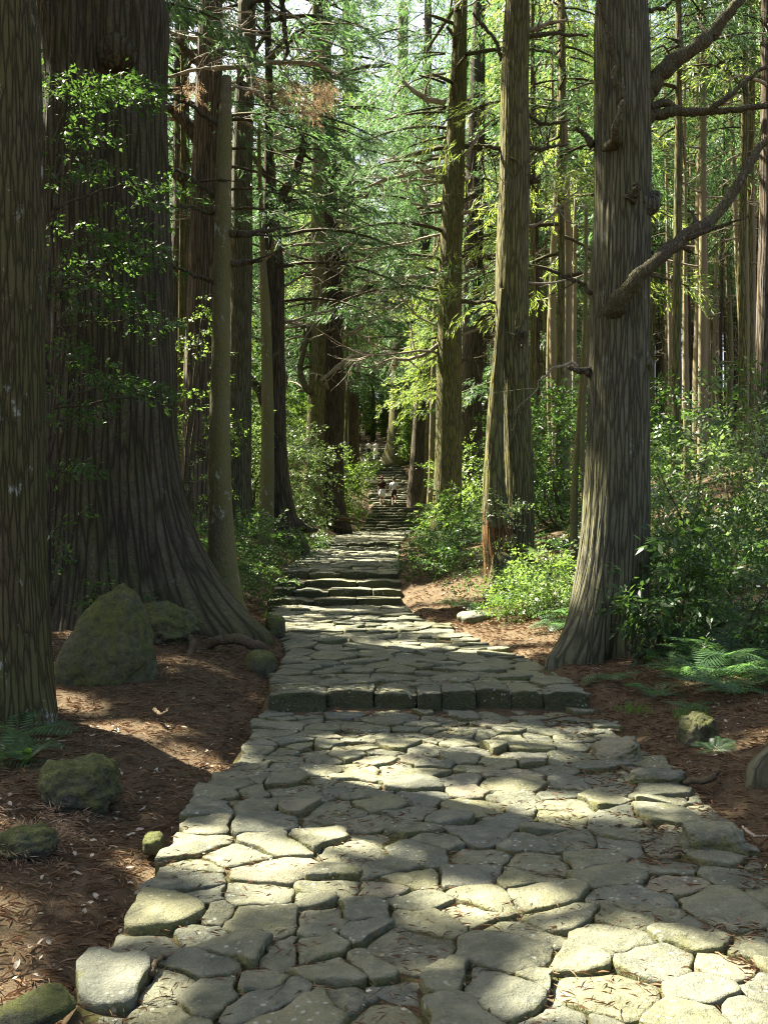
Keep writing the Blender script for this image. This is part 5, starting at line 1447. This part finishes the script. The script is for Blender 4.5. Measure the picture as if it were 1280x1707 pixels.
for _ in range(1500):
    Y = 7.9 + 8 * rr.uniform() ** 2.0; x = rr.uniform(2.1, 2.9 + Y * .3)
    if Y < 8.5 and x < 2.75: continue
    if (x - 2.3) ** 2 + (Y - 10.3) ** 2 < .45: continue
    if x - path_r(Y) < .75 + max(0, (12 - Y)) * .06: continue
    if not free(x, Y, .26): continue
    fern('fern among many covering the shady bank beyond the massive cedar', x, Y, rr.uniform(.75, 1.25), n, 'ferns of the shady bank'); n += 1
    if n >= 150: break
n = 0
for _ in range(700):
    Y = rr.uniform(14, 34); sd = rr.choice([-1, 1])
    x = path_l(Y) - rr.uniform(.7, 3) if sd < 0 else path_r(Y) + rr.uniform(.5, 3.5)
    if not free(x, Y, .45): continue
    fern('fern growing on the bank along the third terrace', x, Y, rr.uniform(.7, 1.3), n, 'ferns along the terraces'); n += 1
    if n >= 120: break
# strap-leaved plant by the round rock
t = thing('broadleaf_plant', 'small plant with upright dark strap leaves behind the round rock', 'plant', (-2.28, 6.35, on_ground(-2.28, 6.35)))
for k in range(9):
    a = rr.uniform(0, 6.28); l = rr.uniform(.18, .3); d = np.array([math.cos(a) * .6, math.sin(a) * .6, 1.0]); d = unit(d)
    s_ = np.linspace(0, 1, 6); w_ = .028 * np.sin(np.pi * (s_ * .9 + .06)); q = np.array([-math.sin(a), math.cos(a), 0])
    C = d * l * s_[:, None] + np.array([math.cos(a), math.sin(a), -.6]) * (.10 * s_ ** 2.2)[:, None]
    V = np.concatenate([C + q * w_[:, None], C - q * w_[:, None]]); Fc = []
    for i in range(5): Fc += [[i, i + 1, i + 6], [i + 1, i + 7, i + 6]]
    link('leaf', mk_mesh('leaf', V, Fc, M['broad']), t)
# grass tuft in the sun at the path edge, and grass on the right bank
def tuft(label, x, y, n, h, seed, z=None):
    r = np.random.default_rng(seed); V, Fc = [], []
    for k in range(n):
        a = r.uniform(0, 6.28); b = np.array([r.normal(0, .07), r.normal(0, .05), 0]); d = unit(np.array([math.cos(a) * .5, math.sin(a) * .5, 1]))
        V.append(kite(b, d, np.array([-math.sin(a), math.cos(a), 0]), h * r.uniform(.5, 1.1), .004)); Fc.append(KF + 4 * k)
    o = link('grass_tuft', mk_mesh('grass_tuft', np.concatenate(V), np.concatenate(Fc), M['broad_bright'], None, False)); o.location = (x, y, on_ground(x, y) if z is None else z)
    tag(o, label, 'grass')
tuft('bright green grass tuft in the sun beside the giant root', -1.62, 13.9, 90, .2, 1)
tuft('green grass sprouting on the dirt slope above the upright stone', 2.3, 7.5, 120, .14, 2)
tuft('sparse grass blades at the foot of the fern bank', 2.0, 7.9, 60, .12, 3)

# ------------------------------------------------------------------ ground cover (stuff)
r = np.random.default_rng(12)
def scatter(n, ylo, yhi, off, span, pw=1.0):
    y = ylo + (yhi - ylo) * r.uniform(0, 1, n) ** pw; sd = r.choice([-1, 1], n)
    d = off + span * r.uniform(0, 1, n) ** 1.3 * (0.4 + y / 40)
    x = np.where(sd < 0, path_l(y) - d, path_r(y) + d)
    keep = ~((np.abs(x - 2.3) < .6) & (np.abs(y - 10.3) < .6)) & (vnoise(np.stack([x * .8, y * .8, x * 0], -1), 4) > -.35)
    x, y = x[keep], y[keep]
    return np.stack([x, y, terrain(x, y)], -1)
def cover(name, label, P, tp, leaf, sc, hmax):
    n = len(P); a = r.uniform(0, 6.28, n)
    P = P + np.stack([0 * a, 0 * a, r.uniform(0.02, hmax, n)], -1)
    V, Fc = place(tp, P, rot_to(np.stack([np.cos(a), np.sin(a), r.uniform(-.1, .7, n)], -1), r.normal(0, .4, n)), sc * r.uniform(.6, 1.3, n), r.integers(0, len(tp), n))
    o = link(name, mk_mesh(name, V, Fc, M[leaf], None, False)); tag(o, label, kind='stuff')
cover('undergrowth', 'low leafy undergrowth along both banks', scatter(2100, 12.5, 34, .55, 5, 1.2), LEAFY, 'broad', .55, .45)
cover('undergrowth', 'sunny green undergrowth further up the banks', scatter(2000, 26, 75, .8, 9), LEAFY_FAR, 'broad_bright', .9, .8)
cover('undergrowth', 'dim undergrowth under the far trees', scatter(2000, 60, 190, 1.2, 16), LEAFY_FAR, 'broad', 1.6, 1.6)
P = np.stack([r.uniform(2.6, 16, 1700), r.uniform(8.5, 34, 1700), np.zeros(1700)], -1); P = P[(P[:, 0] > 640 * 0 + 2.4 + (P[:, 1] > 12) * 0)]
P = P[(P[:, 0] - path_r(P[:, 1]) > 1.2) & ~((np.abs(P[:, 0] - 2.3) < .6) & (np.abs(P[:, 1] - 10.3) < .6))]; P[:, 2] = terrain(P[:, 0], P[:, 1])
cover('undergrowth', 'leafy thicket floor on the slope below the plantation', P, LEAFY, 'broad', .6, .6)
cover('dead_fronds', 'withered brown fronds and twigs on the mound by the closest trunk', np.array([[x, y, on_ground(x, y)] for x, y in zip(r.normal(-1.88, .14, 40), r.uniform(4.8, 5.5, 40))]), DEADSPRAY, 'brown_needles', .35, .06)

# ------------------------------------------------------------------ litter of needles and leaves on the ground (stuff), larger dry leaves one by one
def litter(name, label, n, region, lo, hi, w, mat, flat=.25, on_stone=False):
    y = region[2] + (region[3] - region[2]) * r.uniform(0, 1, n) ** 1.4
    x = r.uniform(region[0], region[1], n)
    dl, dr_ = path_l(y) - x, x - path_r(y)
    inside = (dl < 0) & (dr_ < 0)
    if on_stone:
        keep = inside
        z = path_z(y) - .002
    else:
        keep = ~inside
        z = terrain(x, y) + .008
    x, y, z = x[keep], y[keep], z[keep]; m = len(x)
    TV = np.array([[-.5, 0, 0], [0, .5, .12], [.5, 0, .02], [0, -.5, .06]]); TV[:, 1] *= w
    a = r.uniform(0, 6.28, m)
    Rm = rot_to(np.stack([np.cos(a), np.sin(a), r.normal(0, flat, m)], -1), r.normal(0, flat * 1.5, m))
    V, Fc = place([(TV, KF)], np.stack([x, y, z], -1), Rm, r.uniform(lo, hi, m), np.zeros(m, int))
    o = link(name, mk_mesh(name, V, Fc, M[mat], None, False)); tag(o, label, kind='stuff')
litter('needle_litter', 'brown fallen needles and twigs covering the dirt', 70000, (-3.6, 3.4, 2.6, 15), .03, .11, .055, 'litter', .2)
litter('needle_litter', 'needles and twigs strewn beside the terraces', 16000, (-4.5, 3.5, 13, 34), .06, .16, .07, 'litter', .2)
litter('leaf_litter', 'pale dry leaf bits beside the terraces', 2600, (-4.5, 3.5, 13, 34), .03, .06, .55, 'dry_leaf', .3)
litter('needle_litter', 'brown needles caught between the paving stones', 9000, (-1.1, 1.9, 2.6, 9), .02, .07, .06, 'litter', .15, True)
litter('leaf_litter', 'small dry leaves strewn over the dirt', 2300, (-3.4, 3.2, 2.7, 15), .015, .035, .55, 'dry_leaf', .3)
litter('needle_litter', 'brown needles drifted over the ragged edge of the paving', 2200, (1.2, 1.95, 3.4, 8.2), .03, .09, .055, 'litter', .15, True)
litter('leaf_litter', 'small dry leaf bits lying on the stones', 420, (-1.1, 1.9, 2.7, 12), .012, .028, .55, 'dry_leaf', .25, True)
LV = []
for k in range(3):
    s_ = np.linspace(0, 1, 6); w_ = np.sin(np.pi * (s_ * .92 + .04)) * .22; rl = np.random.default_rng(k)
    up_ = .18 * np.sin(np.pi * s_ + k) * .5
    V = np.concatenate([np.stack([s_ - .5, w_, up_ + .10 + rl.normal(0, .03, 6)], -1), np.stack([s_ - .5, s_ * 0, up_], -1), np.stack([s_ - .5, -w_, up_ + .08 + rl.normal(0, .03, 6)], -1)])
    Fc = []
    for i in range(5):
        for o_ in (0, 6): Fc += [[o_ + i, o_ + i + 1, o_ + i + 7], [o_ + i, o_ + i + 7, o_ + i + 6]]
    LV.append(mk_mesh('fallen_leaf', V, Fc, M['dry_leaf']))
n = 0
while n < 110:
    y = 3.6 + 4.0 * r.uniform() ** 1.2; x = path_l(y) - r.uniform(.04, 1.5)
    p = 640 + x * F / y
    if p < -10: continue
    o = link('fallen_leaf', LV[n % 3]); s = r.uniform(.03, .058); o.scale = (s, s, s); o.location = (x, y, on_ground(x, y) + .012); o.rotation_euler = (r.normal(0, .35), r.normal(0, .3), r.uniform(0, 6.28))
    tag(o, 'dry pale leaf fallen on the brown dirt left beside the border stones'.replace(' left', ''), 'leaf', 'dry leaves fallen on the dirt'); n += 1
for n in range(26):
    y = r.uniform(4.2, 8); x = path_r(y) + r.uniform(-.3, 1.0)
    o = link('fallen_leaf', LV[n % 3]); s = r.uniform(.03, .05); o.scale = (s, s, s); o.location = (x, y, max(on_ground(x, y), path_z(y) if x < path_r(y) else -9) + .02); o.rotation_euler = (r.normal(0, .3), r.normal(0, .3), r.uniform(0, 6.28))
    tag(o, 'pale dry leaf fallen near the raised stones and tree root', 'leaf', 'dry leaves near the raised stones')
# sticks
def stick(label, pts, w, mat='root', z=.02):
    P = []
    for a, b in pts:
        q = ground_hit(a, b); P.append((q[0], q[1], max(q[2], on_ground(q[0], q[1])) + z))
    (V, Fc), _, _ = limb(P, [w, w * .9, w * .45], int(pts[0][0]), 6, .006)
    tag(link('stick', mk_mesh('stick', V, Fc, M[mat])), label, 'stick')
stick('brown stick lying across the joint of two pale border slabs', [(252, 1637), (275, 1612), (302, 1590)], .010)
stick('long thin twig lying on the dark stones', [(1020, 1460), (1065, 1478), (1110, 1495)], .006)
stick('pair of brown bark strips beside the tilted slab', [(1035, 1282), (1060, 1300), (1066, 1302)], .014)
stick('thick dead stick between long narrow stone and tree root', [(1140, 1312), (1180, 1300), (1198, 1290)], .022)
stick('pale slender stick poking out beside the thick raised stone', [(1237, 1384), (1258, 1393), (1278, 1400)], .008, 'twig')
stick('straight twig crossing the dirt above the long narrow stone', [(1120, 1285), (1150, 1290), (1180, 1296)], .008)
stick('reddish twigs caught in the gap by the rough paving', [(1075, 1375), (1085, 1390), (1092, 1405)], .007)
stick('curved twig on the needles near the pale slender stick', [(1100, 1430), (1130, 1432), (1150, 1425)], .006)
stick('short stick on dark dirt below the giant tree', [(258, 1187), (268, 1196), (282, 1185)], .016)
stick('dead branch hanging through the ferns of the bank', [(1165, 1030), (1200, 1062), (1235, 1090)], .008, 'twig', .3)
TW = []
for k in range(4):
    (V, Fc), _, _ = limb([(-.5, 0, 0), (-.15, .05 * (-1) ** k, .03), (.2, -.04, .01), (.5, .08, .02)], [.022, .018, .009], 20 + k, 5, .02)
    a, b, _ = join([(V, Fc), limb([(.1, 0, .02), (.25, .12, .03), (.4, .16, .02)], [.012, .009, .004], 30 + k, 4, .01)[0]])
    TW.append(mk_mesh('twig', a, b, M['root' if k % 2 else 'twig']))
for n in range(34):
    y = r.uniform(4.0, 9.5); sd = n % 2
    x = path_l(y) - r.uniform(.08, 1.7) if sd else path_r(y) + r.uniform(-.1, 1.2)
    o = link('twig', TW[n % 4]); s = r.uniform(.10, .30); o.scale = (s, s, s); o.location = (x, y, on_ground(x, y) + .018); o.rotation_euler = (r.normal(0, .1), r.normal(0, .1), r.uniform(0, 6.28))
    tag(o, 'small forked twig lying on brown needles ' + ('between boulders and path' if sd else 'between path and fern bank'), 'twig', 'twigs ' + ('between boulders and path' if sd else 'between path and fern bank'))
# the little post on the bank
V, Fc = rock_shape((.16, .16, .75), 6, 9, .08, 2, 4)
t = thing('wooden_post', 'small weathered grey post beside the foot of the long stair', 'post', G(581, 0, 42))
link('shaft', mk_mesh('shaft', V + np.array([0, 0, .3]), Fc, M['old_wood']), t)
V, Fc = rock_shape((.2, .2, .07), 5, 6, .08, 2, 5)
link('cap', mk_mesh('cap', V + np.array([0, 0, .70]), Fc, M['old_wood']), t)
# ------------------------------------------------------------------ people
def loft(rings, seg=16, cap=True):
    """rings: (x, y, z, rx, ry)"""
    th = np.arange(seg) / seg * 2 * math.pi
    V = np.stack([np.stack([x + rx * np.cos(th), y + ry * np.sin(th), np.full(seg, z)], -1) for x, y, z, rx, ry in rings])
    return ring_faces(V, cap)
def person(label, at, h, seed, top, bottom, kind, step=.10, hat=None, rot=0.0, lean=.06, arms=(0.2, -.2)):
    """facing +y; a walker in mid-step, seen from behind"""
    t = thing('person', label, 'person', at)
    t.rotation_euler = (0, 0, rot); s = h / 1.70; t.scale = (s, s, s)
    J = {}
    def j(n_, p, r): J[n_] = (len(J), p, r)
    L = lean
    j('pelvis', (0, 0, .93), (.135, .10)); j('waist', (0, L * .35, 1.08), (.115, .085)); j('chest', (0, L * .8, 1.28), (.15, .10)); j('neck0', (0, L, 1.42), (.075, .06)); j('neck', (0, L * 1.1, 1.49), (.052, .052))
    j('head', (0, L * 1.2 + .015, 1.56), (.068, .075)); j('head2', (0, L * 1.2 + .01, 1.635), (.066, .078)); j('nose', (0, L * 1.2 + .105, 1.575), (.014, .014))
    for sd, n_ in ((-1, 'l'), (1, 'r')):
        f = step * sd
        lift = .17 if sd > 0 else 0.0
        j('hip' + n_, (sd * .085, 0, .88), (.092, .092)); j('knee' + n_, (sd * .09, .05 + f * .8, .50 + lift * .8), (.060, .060)); j('ankle' + n_, (sd * .09, f - .03, .09 + lift), (.040, .042)); j('toe' + n_, (sd * .095, f + .12, .035 + lift), (.038, .028))
        aw = arms[0] if sd < 0 else arms[1]
        j('sh' + n_, (sd * .18, L * .9, 1.38), (.055, .055)); j('el' + n_, (sd * .235, L * .7 + aw * .25 - .02, 1.10), (.040, .040)); j('wr' + n_, (sd * .245, L * .7 + aw * .8 + .03, .88), (.027, .027)); j('ha' + n_, (sd * .24, L * .7 + aw * .95 + .05, .80), (.030, .018))
        for q in range(4): j('f%d%s' % (q, n_), (sd * (.24 - .002), L * .7 + aw + .05 + (q - 1.5) * .018, .725 - .006 * (q in (1, 2))), (.0085, .0085))
        j('th' + n_, (sd * .215, L * .7 + aw + .10, .775), (.0095, .0095))
    E = [('pelvis', 'waist'), ('waist', 'chest'), ('chest', 'neck0'), ('neck0', 'neck'), ('neck', 'head'), ('head', 'head2'), ('head', 'nose')]
    for n_ in 'lr':
        E += [('pelvis', 'hip' + n_), ('hip' + n_, 'knee' + n_), ('knee' + n_, 'ankle' + n_), ('ankle' + n_, 'toe' + n_), ('chest', 'sh' + n_), ('sh' + n_, 'el' + n_), ('el' + n_, 'wr' + n_), ('wr' + n_, 'ha' + n_), ('ha' + n_, 'th' + n_)]
        E += [('ha' + n_, 'f%d%s' % (q, n_)) for q in range(4)]
    me = bpy.data.meshes.new('body')
    me.from_pydata([v[1] for v in J.values()], [(J[a][0], J[b][0]) for a, b in E], [])
    o = bpy.data.objects.new('body', me); COL.objects.link(o)
    md = o.modifiers.new('skin', 'SKIN'); sv = me.skin_vertices[0].data
    for k, v in [(a, r_) for a, _, r_ in J.values()]: sv[k].radius = v; sv[k].use_root = (k == 0)
    sb = o.modifiers.new('smooth', 'SUBSURF'); sb.levels = 1; sb.render_levels = 1
    dg = bpy.context.evaluated_depsgraph_get()
    body = bpy.data.meshes.new_from_object(o.evaluated_get(dg)); body.name = 'body'
    bpy.data.objects.remove(o)
    body.materials.clear(); body.materials.append(M['skin'])
    for p in body.polygons: p.use_smooth = True
    b = link('body', body, t)
    # shirt with sleeves
    parts = [loft([(0, L * .2, .96, .165, .125), (0, L * .4, 1.08, .155, .118), (0, L * .7, 1.22, .175, .13), (0, L * .85, 1.34, .185, .125), (0, L, 1.41, .14, .095), (0, L * 1.05, 1.45, .075, .07)], 20)]
    for sd, n_ in ((-1, 'l'), (1, 'r')):
        a, e = np.array(J['sh' + n_][1]), np.array(J['el' + n_][1])
        parts.append(tube(np.array([a + np.array([-sd * .05, 0, .005]), a * .8 + e * .2, a * .3 + e * .7]), np.array([.070, .066, .060]), 12))
    V, Fc, _ = join(parts); link('shirt', mk_mesh('shirt', V, Fc, M[top]), t)
    if kind == 'skirt':
        V, Fc = loft([(0, .0, 1.0, .15, .115), (0, 0, .92, .175, .14), (0, .01, .75, .20, .175), (0, .02, .55, .225, .21)], 22); link('skirt', mk_mesh('skirt', V, Fc, M[bottom]), t)
    else:
        parts = [loft([(0, 0, 1.0, .150, .115), (0, 0, .9, .172, .135), (0, 0, .82, .165, .13)], 20)]
        end = .35 if kind == 'shorts' else .95
        for n_ in 'lr':
            a, k_, e = (np.array(J[q + n_][1]) for q in ('hip', 'knee', 'ankle'))
            pts = [a, a * .5 + k_ * .5, k_] + ([k_ * .5 + e * .5, e * .95 + k_ * .05] if kind == 'trousers' else [])
            parts.append(tube(np.array(pts), np.array([.098, .088, .074] + ([.064, .058] if kind == 'trousers' else [])), 14))
        V, Fc, _ = join(parts); link('trousers' if kind == 'trousers' else 'shorts', mk_mesh('shorts', V, Fc, M[bottom]), t)
    hx = L * 1.2
    V, Fc = rock_shape((.185, .215, .20), 7, 2.2, .06, 2, seed); V = V + np.array([0, hx - .015, 1.655]); V[:, 1] = np.where(V[:, 1] > hx + .06, hx + .06 + (V[:, 1] - hx - .06) * .35, V[:, 1])
    link('hair', mk_mesh('hair', V, Fc, M['hair']), t)
    for sd in (-1, 1):
        V, Fc = rock_shape((.022, .014, .014), 3, 2, 0, 1, 1); link('eye', mk_mesh('eye', V + np.array([sd * .030, hx + .092, 1.60]), Fc, M['eye']), t)
        V, Fc = rock_shape((.02, .04, .06), 3, 2, 0, 1, 1); link('ear', mk_mesh('ear', V + np.array([sd * .078, hx + .01, 1.585]), Fc, M['skin']), t)
        n_ = 'l' if sd < 0 else 'r'
        a = np.array(J['ankle' + n_][1]); V, Fc = rock_shape((.095, .26, .10), 5, 3, .04, 2, 3); link('shoe', mk_mesh('shoe', V + np.array([a[0], a[1] + .05, a[2] - .042]), Fc, M['shoe']), t)
    V, Fc = loft([(0, hx + .088, 1.545, .022, .006), (0, hx + .092, 1.549, .022, .006)], 8); link('mouth', mk_mesh('mouth', V, Fc, M['pink_cloth']), t)
    if hat:
        V, Fc, _ = join([loft([(0, hx, 1.665, .17, .18), (0, hx, 1.675, .165, .175)], 18), loft([(0, hx, 1.672, .10, .112), (0, hx, 1.72, .095, .105), (0, hx, 1.755, .06, .07)], 18)])
        link('hat', mk_mesh('hat', V, Fc, M[hat]), t)
    return t
def tread(y):
    return float(path_z(y))
def stand_on(p, y): return ((p - 640) * y / F, y, tread(y))
ys = [v[0] for v in fl]
def mid(i): return (ys[i] + ys[i + 1]) / 2 - .12
ia = int(np.argmin([abs(y - 56.5) for y in ys])); ic = int(np.argmin([abs(y - 88) for y in ys]))
person('walker in maroon top and white skirt with a pink hat climbing the stair', stand_on(637, mid(ia)), 1.60, 1, 'maroon_cloth', 'white_cloth', 'skirt', .10, 'pink_cloth', 0.05)
person('walker in white shirt and dark shorts climbing beside the one in maroon', stand_on(656.5, mid(ia)), 1.56, 2, 'white_cloth', 'dark_cloth', 'shorts', .08, None, -.05)
person('distant walker in white top and dark trousers high on the stair', stand_on(615, mid(ic)), 1.62, 3, 'white_cloth', 'dark_cloth', 'trousers', .08, None, 0.1)
person('distant walker dressed all in white high on the stair', stand_on(626.5, mid(ic)), 1.60, 4, 'white_cloth', 'white_cloth', 'trousers', .08, None, 0)
